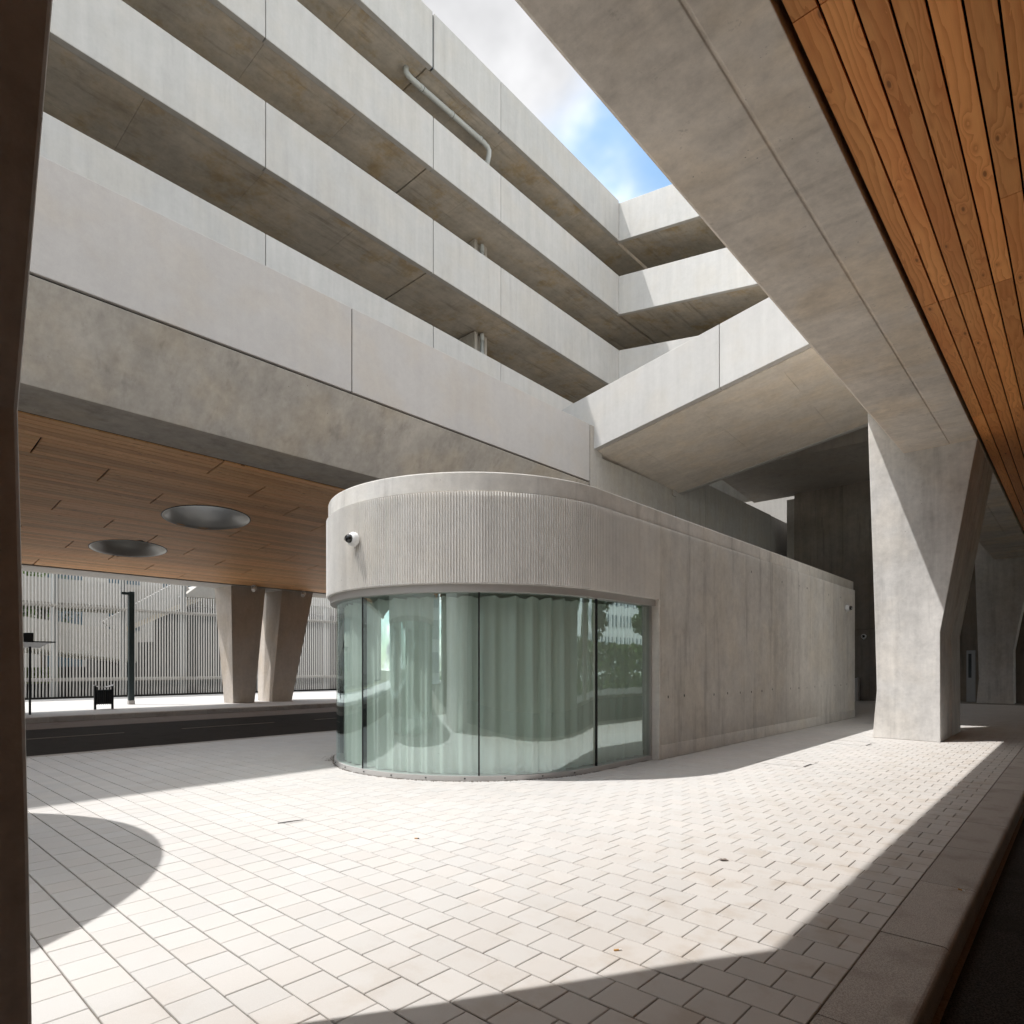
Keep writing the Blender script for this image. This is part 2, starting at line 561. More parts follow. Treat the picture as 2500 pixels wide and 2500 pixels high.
def join(*gs):
    V, F = [], []
    for v, f in gs:
        k = len(V)
        V += list(v)
        F += [tuple(i + k for i in q) for q in f]
    return V, F


BOXF = [(0, 3, 2, 1), (4, 5, 6, 7), (0, 1, 5, 4), (1, 2, 6, 5), (2, 3, 7, 6), (3, 0, 4, 7)]


def box(x0, x1, y0, y1, z0, z1):
    return ([(x0, y0, z0), (x1, y0, z0), (x1, y1, z0), (x0, y1, z0),
             (x0, y0, z1), (x1, y0, z1), (x1, y1, z1), (x0, y1, z1)], list(BOXF))


def hexa(b4, t4):
    return (list(b4) + list(t4), list(BOXF))


def prism(prof, axis, a0, a1):
    n = len(prof)
    def pt(p, a):
        if axis == 'x': return (a, p[0], p[1])
        if axis == 'y': return (p[0], a, p[1])
        return (p[0], p[1], a)
    V = [pt(p, a0) for p in prof] + [pt(p, a1) for p in prof]
    F = [tuple(range(n)), tuple(range(2 * n - 1, n - 1, -1))]
    F += [(i, (i + 1) % n, n + (i + 1) % n, n + i) for i in range(n)]
    return V, F


def loft(rings, cap=True):
    n = len(rings[0])
    V = [p for r in rings for p in r]
    F = []
    for k in range(len(rings) - 1):
        for i in range(n):
            a = k * n + i; b_ = k * n + (i + 1) % n
            F.append((a, b_, b_ + n, a + n))
    if cap:
        F.append(tuple(range(n)))
        F.append(tuple(range(len(V) - 1, len(V) - n - 1, -1)))
    return V, F


def tube(path, r, seg=12, cap=True):
    pts = [Vector(p) for p in path]
    rings = []
    up = Vector((0, 0, 1))
    prev = None
    for i, p in enumerate(pts):
        if i == 0: t = pts[1] - pts[0]
        elif i == len(pts) - 1: t = pts[-1] - pts[-2]
        else: t = (pts[i + 1] - pts[i]).normalized() + (pts[i] - pts[i - 1]).normalized()
        t.normalize()
        if prev is None:
            a = up if abs(t.z) < 0.9 else Vector((1, 0, 0))
            u = t.cross(a).normalized()
        else:
            u = (prev - t * prev.dot(t)).normalized()
        prev = u
        w = t.cross(u)
        rr = r[i] if isinstance(r, (list, tuple)) else r
        rings.append([tuple(p + u * (rr * math.cos(2 * PI * k / seg)) + w * (rr * math.sin(2 * PI * k / seg))) for k in range(seg)])
    return loft(rings, cap)


def lathe(prof, origin, axis, seg=24):
    """prof = list of (radius, along) around axis direction at origin"""
    ax = Vector(axis).normalized()
    a = Vector((0, 0, 1)) if abs(ax.z) < 0.9 else Vector((1, 0, 0))
    u = ax.cross(a).normalized(); w = ax.cross(u)
    O = Vector(origin)
    rings = [[tuple(O + ax * h + u * (r * math.cos(2 * PI * k / seg)) + w * (r * math.sin(2 * PI * k / seg))) for k in range(seg)] for r, h in prof]
    return loft(rings, True)


def project(p):
    """pixel position (0..1, y down) and depth, used only to choose which repeats are individuals"""
    fx, fy = -math.sin(YAW), math.cos(YAW)
    rx, ry = math.cos(YAW), math.sin(YAW)
    dep = p[0] * fx + p[1] * fy
    if dep < 0.3: return None
    s = 1540 / 2500 / dep
    return (0.5 + (p[0] * rx + p[1] * ry) * s, 1628 / 2500 - (p[2] - CAM_H) * s, dep)


# ------------------------------------------------------------------ ground, roads, pavements
obj('ground', box(-400, 400, -300, 500, -0.9, -0.40), 'ground')
tag(bpy.data.objects['ground'], kind='structure')

ZR = -0.17
# paved plaza -----------------------------------------------------
plaza = empty('pavement', (-7.4, 15, 0), kind='structure')
bed = obj('bedding', box(-13.75, -0.922, -30, 62, -0.38, -0.011), 'sand_joint', plaza)
PX_, PY_ = 0.2415, 0.2345
GAP = 0.0044
Y_BASE = 1.093


def paver_geo(x0, x1, y0, y1, dz=0.0):
    c = 0.0035
    zt, zc, zb = dz, dz - 0.0035, -0.05
    V = [(x0, y0, zb), (x1, y0, zb), (x1, y1, zb), (x0, y1, zb),
         (x0, y0, zc), (x1, y0, zc), (x1, y1, zc), (x0, y1, zc),
         (x0 + c, y0 + c, zt), (x1 - c, y0 + c, zt), (x1 - c, y1 - c, zt), (x0 + c, y1 - c, zt)]
    F = [(8, 9, 10, 11)]
    for i in range(4):
        j = (i + 1) % 4
        F.append((i, j, 4 + j, 4 + i)); F.append((4 + i, 4 + j, 8 + j, 8 + i))
    return V, F


def in_pavilion(x, y):
    if y > 7.98: return -10.5 < x < -5.6 and y < 22.0
    if math.hypot(x + 8.04, y - 7.98) < 2.38: return True
    return False


cells = []
row0, row1 = -30, 138
for j in range(row0, row1):
    y0 = Y_BASE + j * PY_
    x = -0.924
    first = True
    while x > -13.74:
        w = PX_
        if first and j % 2 == 0: w = PX_ / 2
        first = False
        xa = max(x - w, -13.748)
        if x - xa > 0.03 and not in_pavilion((x + xa) / 2, y0 + PY_ / 2):
            cells.append((xa + 0.0026, x - 0.0026, y0 + GAP, y0 + PY_ - GAP, abs((x - xa) - PX_) < 1e-4))
        x = xa
scored = []
for c in cells:
    p = project(((c[0] + c[1]) / 2, (c[2] + c[3]) / 2, 0))
    sc_ = 0
    if p and 0.04 < p[0] < 0.97 and 0.6 < p[1] < 1.0 and c[4]:
        sc_ = 1.0 / p[2]
    scored.append((sc_, c))
scored.sort(key=lambda t: -t[0])
one = scored[:300]
rest = scored[300:]
hw, hh = PX_ / 2 - 0.0026, PY_ / 2 - GAP
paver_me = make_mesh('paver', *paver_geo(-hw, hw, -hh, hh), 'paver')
for s_, c in one:
    inst('paver', paver_me, ((c[0] + c[1]) / 2, (c[2] + c[3]) / 2, rnd.uniform(-0.0012, 0.0012)), plaza,
         (rnd.uniform(-0.004, 0.004), rnd.uniform(-0.004, 0.004), rnd.uniform(-0.004, 0.004)))
V, F, T = [], [], []
for s_, c in rest:
    v, f = paver_geo(c[0], c[1], c[2], c[3], rnd.uniform(-0.001, 0.001))
    k = len(V); V += v; F += [tuple(i + k for i in q) for q in f]
    T += [rnd.random()] * len(f)
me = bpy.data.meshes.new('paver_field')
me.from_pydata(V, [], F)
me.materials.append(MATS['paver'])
a_ = me.attributes.new('tone', 'FLOAT', 'FACE'); a_.data.foreach_set('value', T)
po = bpy.data.objects.new('paver_field', me); COL.objects.link(po); po.parent = plaza
po.location = -plaza.location
tag(po, 'pale concrete pavers laid in running bond farther off', kind='stuff')

# inspection covers set into the paving
for (x0, x1, y0, y1) in ((-4.08, -3.30, 10.55, 11.23), (-4.11, -3.26, 14.25, 14.98)):
    fr = []
    w = 0.012
    for q in ((x0, x1, y0, y0 + w), (x0, x1, y1 - w, y1), (x0, x0 + w, y0 + w, y1 - w), (x1 - w, x1, y0 + w, y1 - w)):
        fr.append(box(q[0], q[1], q[2], q[3], -0.02, 0.0035))
    obj('inspection_frame', join(*fr), 'metal_frame', plaza)
    obj('lifting_slot', box(x1 - 0.05, x1 - 0.02, y0 + 0.08, y1 - 0.25, -0.02, 0.003), 'joint_dark', plaza)

# kerbs -----------------------------------------------------------
kerb = empty('pavement_kerb', (-0.74, 15, 0), kind='structure')
KL = 1.222


def kerb_me(name, w, l, h, side):
    # rounded outer top edge; side=+1 outer edge at +x
    prof = [(-w / 2, -h), (w / 2, -h)]
    r = 0.035
    arc = [(w / 2 - r + r * math.cos(t), -r + r * math.sin(t)) for t in (0, PI / 8, PI / 4, 3 * PI / 8, PI / 2)]
    prof += arc + [(-w / 2 + 0.006, 0), (-w / 2, -0.006)]
    prof = [(side * x, z) for x, z in prof]
    return make_mesh(name, *prism(prof, 'y', -l / 2 + 0.004, l / 2 - 0.004), 'kerb_stone')


kme = kerb_me('kerb_stone', 0.352, KL, 0.36, 1)
for k in range(-4, 40):
    inst('kerb_stone', kme, (-0.744, 4.324 + KL * (k + 0.5), rnd.uniform(-0.0025, 0.0025)), kerb, (0, 0, rnd.uniform(-0.0015, 0.0015)))
kerb2 = empty('pavement_kerb', (-13.88, 15, 0), kind='structure')
kme2 = kerb_me('kerb_stone', 0.26, KL, 0.36, -1)
for k in range(-6, 24):
    inst('kerb_stone', kme2, (-13.884, 1.0 + KL * (k + 0.5), rnd.uniform(-0.002, 0.002)), kerb2)
kerb3 = empty('pavement_kerb', (-24.55, 15, 0), kind='structure')
kme3 = kerb_me('kerb_stone', 0.26, KL, 0.36, 1)
for k in range(-4, 24):
    inst('kerb_stone', kme3, (-24.56, 1.3 + KL * (k + 0.5), rnd.uniform(-0.002, 0.002)), kerb3)

road_l = empty('road', (-18, 15, ZR), kind='structure')
obj('asphalt_lane', box(-21.9, -14.016, -60, 90, -0.40, ZR), 'asphalt', road_l)
obj('gutter_strip', box(-24.428, -21.904, -60, 90, -0.40, ZR + 0.003), 'gutter', road_l)
for (ya, yb) in ((-3.6, 0.1), (2.0, 5.53), (7.0, 9.76), (11.2, 14.0), (16.0, 19.0)):
    obj('lane_marking', box(-19.17, -19.07, ya, yb, ZR - 0.01, ZR + 0.004), 'paint_line', road_l)
road_r = empty('road', (4, 15, ZR), kind='structure')
obj('asphalt_lane', box(-0.564, 9.0, -60, 120, -0.40, ZR), 'asphalt', road_r)
obj('gutter_strip', box(-0.566, -0.535, -30, 60, -0.39, ZR + 0.006), 'gutter', road_r)
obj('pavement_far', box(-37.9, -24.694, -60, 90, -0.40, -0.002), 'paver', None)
tag(bpy.data.objects['pavement_far'], kind='structure')
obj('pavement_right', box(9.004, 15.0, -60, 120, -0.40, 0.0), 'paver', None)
tag(bpy.data.objects['pavement_right'], kind='structure')
obj('lawn', box(15.004, 120.0, -90, 220, -0.40, 0.05), 'leaf', None)
tag(bpy.data.objects['lawn'], kind='structure')
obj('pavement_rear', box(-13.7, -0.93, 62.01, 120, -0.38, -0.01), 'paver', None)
tag(bpy.data.objects['pavement_rear'], kind='structure')


# ------------------------------------------------------------------ glass pavilion
def build_pavilion(cx, cy, R, s, y_len, root, full=True):
    """rounded end towards -y (s=1) or +y (s=-1); y_len = straight length behind the round end"""
    dR = R - 2.64

    def W(x, ly):  # local -> world xy
        return (x, cy + s * ly)

    def path(r, ly0, ly1, step=None):
        """left straight (from ly0) - arc - right straight (to ly1)"""
        pts = []
        pts.append((cx - r, ly0))
        n = 64
        for i in range(n + 1):
            a = PI + PI * i / n
            pts.append((cx + r * math.cos(a), r * math.sin(a)))
        pts.append((cx + r, ly1))
        return pts

    def shell(p_out, p_in, z0, z1):
        n = len(p_out)
        V = []
        for po_, pi_ in zip(p_out, p_in):
            V += [(*W(*po_), z0), (*W(*po_), z1), (*W(*pi_), z1), (*W(*pi_), z0)]
        F = []
        for i in range(n - 1):
            k = 4 * i
            for q in range(4):
                F.append((k + q, k + (q + 1) % 4, k + 4 + (q + 1) % 4, k + 4 + q))
        F.append((0, 1, 2, 3)); F.append(tuple(4 * (n - 1) + q for q in (3, 2, 1, 0)))
        return V, F

    r_r, r_c, r_s, r_g = R, R - 0.035, R - 0.14, R - 0.165
    gl = 1.70                                  # glazing runs this far along the straight sides
    # ribbed surface -------------------------------------------------
    pitch = 0.0400

    def rib_strip(la, lb, z0, z1, phase0=0.0):
        """corrugated skin along arc-length la..lb measured from the arc start on the left"""
        L_arc = PI * r_r
        def at(t):
            if t < 0: return (cx - r_r, -t), (-1, 0)
            if t > L_arc: return (cx + r_r, t - L_arc), (1, 0)
            a = PI + t / r_r
            return (cx + r_r * math.cos(a), r_r * math.sin(a)), (math.cos(a), math.sin(a))
        prof = [(0.0, 0.0), (0.30, 0.0), (0.38, 1.0), (0.50, 1.2), (0.62, 1.0), (0.70, 0.0)]
        ts = []
        k = math.floor(la / pitch)
        while k * pitch < lb:
            for u, d in prof:
                t = (k + u) * pitch
                if la <= t <= lb: ts.append((t, d))
            k += 1
        V, F = [], []
        for t, d in ts:
            (x, ly), (nx, ny) = at(t)
            dep = 0.0165 * d - 0.0206
            x += nx * dep; ly += ny * dep
            wx, wy = W(x, ly)
            V += [(wx, wy, z0), (wx, wy, z1)]
        for i in range(len(ts) - 1):
            F.append((2 * i, 2 * i + 2, 2 * i + 3, 2 * i + 1))
        return V, F

    L_arc = PI * r_r
    skin = rib_strip(-gl - 0.05, L_arc + gl + 0.045, 2.762, 4.02)
    obj('ribbed_band', skin, 'conc_ribband', root, smooth=False)
    skin2 = rib_strip(L_arc + gl + 0.045, L_arc + y_len, 0.245, 4.02)
    obj('ribbed_wall', skin2, 'conc_rib', root)
    skin3 = rib_strip(-y_len, -gl - 0.05, 0.245, 4.02)
    obj('ribbed_wall', skin3, 'conc_rib', root)
    for z in (1.06, 3.66):
        for i in range(int((y_len - gl) / 0.62)):
            if rnd.random() < (0.25 if z < 2 else 0.6): continue
            ly = gl + 0.33 + 0.62 * i
            wx, wy = W(cx + r_r - 0.006, ly)
            wy += rnd.uniform(-0.02, 0.02)
            zz = z + rnd.uniform(-0.02, 0.02)
            obj('tie_hole', box(wx - 0.01, wx + 0.004, wy - 0.011, wy + 0.011, zz - 0.022, zz + 0.022), 'joint_dark', root)
    # concrete core behind the skin
    pi_ = path(r_r - 0.30, gl, gl); po_ = path(r_r - 0.0215, gl, gl)
    obj('band_core', shell(po_, pi_, 2.752, 4.019), 'conc_rib', root)
    for sd in (-1, 1):
        x0 = cx + sd * (r_r - 0.0215); x1 = cx + sd * (r_r - 0.30)
        ya, yb = sorted((cy + s * (gl + 0.001), cy + s * y_len))
        obj('wall_core', box(min(x0, x1), max(x0, x1), ya, yb, 0.0, 4.019), 'conc_rib', root, bevel=0.02)
        # plinth
        xp = cx + sd * (r_r + 0.001)
        ya, yb = sorted((cy + s * (gl + 0.05), cy + s * (y_len + 0.03)))
        obj('plinth', box(min(xp, x1), max(xp, x1), ya, yb, 0.0, 0.245), 'conc_cap', root, bevel=0.012)
        # smooth jamb beside the ribs
        ya, yb = sorted((cy + s * (gl - 0.002), cy + s * (gl + 0.046)))
        obj('jamb', box(min(xp, x1) , max(xp, x1), ya, yb, 0.0, 2.75), 'conc_cap', root, bevel=0.006)
    ya, yb = sorted((cy + s * (y_len - 0.25), cy + s * (y_len + 0.02)))
    obj('end_wall', box(cx - r_r + 0.015, cx + r_r - 0.015, ya, yb, 0, 4.019), 'conc_rib', root, bevel=0.03)
    # cap
    co = path(r_c, y_len - 0.03, y_len - 0.03); ci = path(r_c - 0.30, y_len - 0.03, y_len - 0.03)
    obj('cap', shell(co, ci, 4.0205, 4.30), 'conc_cap', root, bevel=0.018)
    ya, yb = sorted((cy + s * (y_len - 0.32), cy + s * (y_len - 0.031)))
    obj('cap_end', box(cx - r_c + 0.302, cx + r_c - 0.302, ya, yb, 4.021, 4.299), 'conc_cap', root)
    rp = [W(*p) for p in path(r_c - 0.301, y_len - 0.33, y_len - 0.33)]
    obj('roof', prism(rp, 'z', 4.03, 4.10), 'conc_wall', root)
    # lintel and sill in folded metal
    obj('lintel', shell(path(r_s + 0.075, gl - 0.005, gl - 0.005), path(r_s - 0.12, gl - 0.005, gl - 0.005), 2.645, 2.7515), 'metal_frame', root, smooth=False)
    sill = obj('sill', shell(path(r_s + 0.01, gl - 0.005, gl - 0.005), path(r_s - 0.12, gl - 0.005, gl - 0.005), 0.0, 0.072), 'metal_sill', root)
    for k in range(15):
        a = PI + PI * (k + 0.15) / 14.0
        if a > 2 * PI: continue
        x, ly = cx + (r_s + 0.012) * math.cos(a), (r_s + 0.012) * math.sin(a)
        wx, wy = W(x, ly)
        obj('drain_slot', box(wx - 0.008, wx + 0.008, wy - 0.008, wy + 0.008, 0.032, 0.048), 'gasket', sill)
    # panes: left straight, four curved, right straight
    def arc(r, a0, a1, n=28):
        return [(cx + r * math.cos(a0 + (a1 - a0) * i / n), r * math.sin(a0 + (a1 - a0) * i / n)) for i in range(n + 1)]
    cuts = [PI, 1.25 * PI, 1.5 * PI, 1.75 * PI, 2 * PI]
    e = 0.012 / r_g
    for i in range(4):
        g = shell(arc(r_g, cuts[i] + e, cuts[i + 1] - e), arc(r_g - 0.024, cuts[i] + e, cuts[i + 1] - e), 0.0725, 2.6445)
        po2 = obj('glass_pane', g, 'glass', root, smooth=True)
        md = po2.modifiers.new('split', 'EDGE_SPLIT'); md.split_angle = math.radians(40)
    for sd in (-1, 1):
        x0, x1 = sorted((cx + sd * r_g, cx + sd * (r_g - 0.024)))
        ya, yb = sorted((cy + s * 0.10, cy + s * (gl - 0.045)))
        obj('glass_pane', box(x0, x1, ya, yb, 0.0725, 2.6445), 'glass', root)
        ya, yb = sorted((cy + s * 0.075, cy + s * 0.098))
        obj('mullion', box(x0 - 0.004, x1 + 0.004, ya, yb, 0.0725, 2.6445), 'gasket', root)
        ya, yb = sorted((cy + s * (gl - 0.043), cy + s * (gl - 0.0045)))
        obj('end_frame', box(x0 - 0.03, x1 + 0.035, ya, yb, 0.0725, 2.6445), 'metal_frame', root)
    for a in cuts[1:4]:
        d = 0.0115
        mp_ = [(cx + (r_g + 0.006) * math.cos(a - d / r_g), (r_g + 0.006) * math.sin(a - d / r_g)),
               (cx + (r_g + 0.006) * math.cos(a + d / r_g), (r_g + 0.006) * math.sin(a + d / r_g)),
               (cx + (r_g - 0.07) * math.cos(a + d / r_g), (r_g - 0.07) * math.sin(a + d / r_g)),
               (cx + (r_g - 0.07) * math.cos(a - d / r_g), (r_g - 0.07) * math.sin(a - d / r_g))]
        obj('mullion', prism([W(*p) for p in mp_], 'z', 0.0725, 2.6445), 'gasket', root)
    # inside: floor, ceiling, rear partition
    ip = [W(*p) for p in path(r_s - 0.121, gl + 0.0, gl + 0.0)]
    obj('floor_slab', prism(ip, 'z', -0.02, 0.055), 'interior_floor', root)
    ip = [W(*p) for p in path(r_s - 0.17, gl + 1.0, gl + 1.0)]
    obj('ceiling', prism(ip, 'z', 2.755, 2.80), 'interior_white', root)
    ya, yb = sorted((cy + s * (gl + 1.0), cy + s * (gl + 1.1)))
    obj('partition', box(cx - r_r + 0.31, cx + r_r - 0.31, ya, yb, 0.0, 2.79), 'interior_white', root)
    return W, r_g, path


PAV_C = (-8.04, 7.98)
pav = empty('glass_pavilion', (-8.04, 12, 0), 'low concrete pavilion with ribbed walls and a rounded glazed end', 'pavilion')
Wf, r_g, ppath = build_pavilion(PAV_C[0], PAV_C[1], 2.64, 1, 14.1, pav)


def curtain(cx, cy, s, r, ly1):
    pts = []
    Ls = 0.10
    total = math.pi * r + 2 * ly1
    n = int(total / 0.016)
    rr_ = random.Random(5)
    ph = 0.0
    for i in range(n + 1):
        t = -ly1 + total * i / n
        ph += 0.016 / 0.30 * 2 * PI * (0.8 + 0.4 * math.sin(t * 1.7) ** 2)
        amp = 0.034 + 0.014 * math.sin(t * 2.3)
        d = amp * math.sin(ph) + 0.014 * math.sin(2.3 * ph + 1)
        if t < 0: x, ly, nx, ny = cx - r, -t, -1, 0
        elif t > math.pi * r: x, ly, nx, ny = cx + r, t - math.pi * r, 1, 0
        else:
            a = PI + t / r
            x, ly, nx, ny = cx + r * math.cos(a), r * math.sin(a), math.cos(a), math.sin(a)
        pts.append((x, ly, nx, ny, d))
    zs = [0.075, 0.7, 1.4, 2.1, 2.45, 2.62]
    V, F = [], []
    for x, ly, nx, ny, d in pts:
        for k, z in enumerate(zs):
            f = (1.25, 1.1, 1.0, 0.95, 0.85, 0.75)[k]
            V.append((x + nx * d * f, cy + s * (ly + ny * d * f), z if k < 5 else 2.60 + d * 0.35))
    m = len(zs)
    for i in range(len(pts) - 1):
        for k in range(m - 1):
            F.append((i * m + k, (i + 1) * m + k, (i + 1) * m + k + 1, i * m + k + 1))
    return V, F


cu = obj('curtain', curtain(-8.04, 7.98, 1, 2.32, 1.6), 'curtain', None, smooth=True)
tag(cu, 'pale green sheer curtain hanging in folds behind the curved pavilion glass', 'curtain')

pav2 = empty('glass_pavilion', (-8.2, -8, 0), 'second rounded pavilion whose curved shadow falls on the paving at left', 'pavilion')
build_pavilion(-8.2, -2.32, 2.90, -1, 10.0, pav2)
for o_ in (pav, pav2):
    o_['group'] = 'rounded concrete pavilions'


# ------------------------------------------------------------------ concrete columns of the right canopy
def column_geo(Y0):
    """front face at Y0 (towards -y), rear about Y0+2.8; flares to +x and +y above 2.34 m"""
    def ring(z, xl, xr, yfl, yfr, yb, g, ybl):
        gm = Y0 + (yfr + yb) / 2
        return [(xl, Y0 + yfl, z), (xr, Y0 + yfr, z), (xr, gm - 0.075, z), (xr - g, gm - 0.045, z), (xr - g, gm + 0.045, z), (xr, gm + 0.075, z), (xr, Y0 + yb, z), (xl, Y0 + ybl, z)]
    R = [ring(0, -3.575, -2.27, 0.06, -0.06, 2.86, 0.05, 2.72),
         ring(1.07, -3.49, -2.275, 0.06, -0.045, 2.845, 0.05, 2.74),
         ring(2.34, -3.524, -2.28, 0.075, -0.02, 2.82, 0.05, 2.78),
         ring(3.9, -3.566, -2.027, 0.06, -0.012, 2.885, 0.05, 2.95),
         ring(6.282, -3.63, -1.645, 0.0, 0.0, 3.0, 0.05, 3.3),
         ring(7.36, -3.66, -1.80, 0.0, 0.0, 3.1, 0.05, 3.42)]
    V, F = loft(R)
    # front face re-cut along its diagonal creases
    F = [f for f in F if not (len(f) == 4 and {v % 8 for v in f} == {0, 1})]
    L = lambda k: 8 * k
    Rr = lambda k: 8 * k + 1
    F += [(L(0), Rr(0), Rr(1)), (L(0), Rr(1), L(1)), (L(1), Rr(1), Rr(2)), (L(1), Rr(2), L(2)), (L(2), Rr(2), L(3)),
          (L(3), Rr(2), Rr(3)), (L(3), Rr(3), L(4)), (L(4), Rr(3), Rr(4)), (L(4), Rr(4), L(5)), (L(5), Rr(4), Rr(5))]
    return V, F


cme = None
cols = []
for Y0, lab in ((16.03, 'pale faceted concrete column flaring upward, half sunlit, right of the pavilion'),
                (-2.43, 'dark concrete column cut off by the left edge of the photo'),
                (34.5, 'shaded flaring concrete column farthest back at the right edge')):
    root = empty('concrete_column', (-2.9, Y0, 0), lab, 'column', 'flaring columns under the right canopy')
    if cme is None:
        o = obj('shaft', column_geo(Y0), 'conc_column', root, bevel=0.012, seg=2)
        cme = o.data
    else:
        o = inst('shaft', cme, (-2.9, Y0, 0), root)
        md = o.modifiers.new('bevel', 'BEVEL'); md.width = 0.012; md.segments = 2
        md.limit_method = 'ANGLE'; md.angle_limit = math.radians(25)

# ------------------------------------------------------------------ right canopy: beam and larch ceiling
can_r = empty('road_canopy', (3, 15, 6.3), 'concrete canopy beam with orange larch board ceiling over the right road', 'canopy')
prof = [(-1.64, 6.285), (-2.082, 6.285), (-2.088, 6.303), (-2.112, 6.303), (-2.118, 6.285), (-2.95, 6.285),
        (-3.80, 7.60), (-3.80, 7.87), (-0.9, 7.87), (-0.9, 6.95), (-1.64, 6.95)]
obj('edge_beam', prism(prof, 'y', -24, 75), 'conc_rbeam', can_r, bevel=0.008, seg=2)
obj('deck_slab', box(-1.62, 10.9, -24, 75, 7.0, 7.86), 'conc_far', can_r)
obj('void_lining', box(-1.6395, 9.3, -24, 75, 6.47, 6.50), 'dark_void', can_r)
obj('edge_beam', prism([(9.3, 6.285), (10.6, 6.285), (11.5, 7.62), (11.5, 7.87), (9.3, 7.87)], 'y', -24, 75), 'conc_rbeam', can_r)
BP, BW = 0.192, 0.1735
BL = 4.97
board_me = make_mesh('soffit_board', *box(-BW / 2, BW / 2, -BL / 2 + 0.005, BL / 2 - 0.005, 0, 0.03), 'larch')
V, F, T = [], [], []
for i in range(57):
    pc = i // 5
    xm = -1.6 + BP * i + BW / 2
    y_off = (4.837 + 3.24 * pc) % BL
    for k in range(-6, 15):
        ym = y_off + BL * (k + 0.5)
        near = i < 10 and -1 <= k <= 11
        if near:
            inst('soffit_board', board_me, (xm, ym, 6.35), can_r, (0, 0, 0))
        else:
            v, f = box(xm - BW / 2, xm + BW / 2, ym - BL / 2 + 0.004, ym + BL / 2 - 0.004, 6.35, 6.38)
            q = len(V); V += v; F += [tuple(t + q for t in g) for g in f]; T += [rnd.random()] * 6
bf = obj('board_field', (V, F), 'larch', can_r, tone=T)
tag(bf, kind='stuff')
# columns on the far side of the right road
for y in (-14, 4, 22, 40):
    r_ = empty('concrete_column', (10, y, 0), 'plain column on the far side of the right road, seen only in reflection', 'column', 'columns beyond the right road')
    obj('shaft', loft([[(9.6, y, 0), (10.6, y, 0), (10.6, y + 1.5, 0), (9.6, y + 1.5, 0)], [(9.35, y - 0.2, 6.3), (10.6, y - 0.2, 6.3), (10.6, y + 1.7, 6.3), (9.35, y + 1.7, 6.3)]]), 'conc_column', r_)

pw = empty('added_shade_wall', (4, -13, 0), 'added plain concrete wall shutting light out of the covered road behind the viewer', 'wall')  # unseen wall added to cut the light on the left column
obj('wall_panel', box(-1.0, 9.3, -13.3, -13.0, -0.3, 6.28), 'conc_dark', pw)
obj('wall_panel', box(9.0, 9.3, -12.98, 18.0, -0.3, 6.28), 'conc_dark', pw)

# ------------------------------------------------------------------ left viaduct: beam, parapet, sloping larch ceiling
via = empty('viaduct', (-20, 8, 6), 'concrete viaduct with pale parapet and tan larch soffit over the left road', 'viaduct')
prof = [(-14.43, 6.285), (-13.0, 6.285), (-12.075, 7.665), (-14.43, 7.665)]
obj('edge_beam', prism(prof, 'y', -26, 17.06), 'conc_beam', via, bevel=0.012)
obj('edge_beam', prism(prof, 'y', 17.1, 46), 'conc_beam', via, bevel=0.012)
js = [-26, -19.27, -10.18, -1.10, 7.975, 17.06]
for a, b2 in zip(js[:-1], js[1:]):
    obj('parapet_panel', box(-12.25, -12.05, a + 0.012, b2 - 0.012, 7.702, 9.575), 'conc_band', via, bevel=0.014)
obj('parapet_upstand', box(-12.40, -12.252, -26, 17.05, 7.5, 9.50), 'conc_wall', via)
obj('joint_strip', box(-12.30, -12.12, -26, 17.04, 7.64, 7.72), 'joint_dark', via)  # dark strip set in the joint below the parapet panels
# far beam
obj('edge_beam', prism([(-27.03, 5.10), (-28.4, 5.06), (-29.55, 6.6), (-29.55, 7.0), (-27.03, 7.0)], 'y', -26, 46), 'conc_far', via, bevel=0.012)
SL = (6.265 - 5.13) / (27.0 - 14.45)
SLA = math.atan(SL)


def zl(x): return 6.265 + SL * (x + 14.45)


SKY_L = [(-18.68, 7.52, 1.13), (-23.2, 6.85, 1.08), (-18.68, -2.5, 1.13), (-20.5, 20.0, 1.1)]
BLL = 4.65


def pierced(x0, x1, y0, y1, zb, zt, holes):
    gx = sorted({x0, x1} | {h[0] - h[2] - 0.03 for h in holes} | {h[0] + h[2] + 0.03 for h in holes})
    gy = sorted({y0, y1} | {h[1] - h[2] - 0.03 for h in holes} | {h[1] + h[2] + 0.03 for h in holes})
    gs = []
    for xa, xb in zip(gx[:-1], gx[1:]):
        for ya, yb in zip(gy[:-1], gy[1:]):
            mx_, my_ = (xa + xb) / 2, (ya + yb) / 2
            if any(abs(mx_ - h[0]) < h[2] and abs(my_ - h[1]) < h[2] for h in holes): continue
            gs.append(hexa([(xa, ya, zb(xa)), (xb, ya, zb(xb)), (xb, yb, zb(xb)), (xa, yb, zb(xa))],
                           [(xa, ya, zt(xa)), (xb, ya, zt(xb)), (xb, yb, zt(xb)), (xa, yb, zt(xa))]))
    return join(*gs)


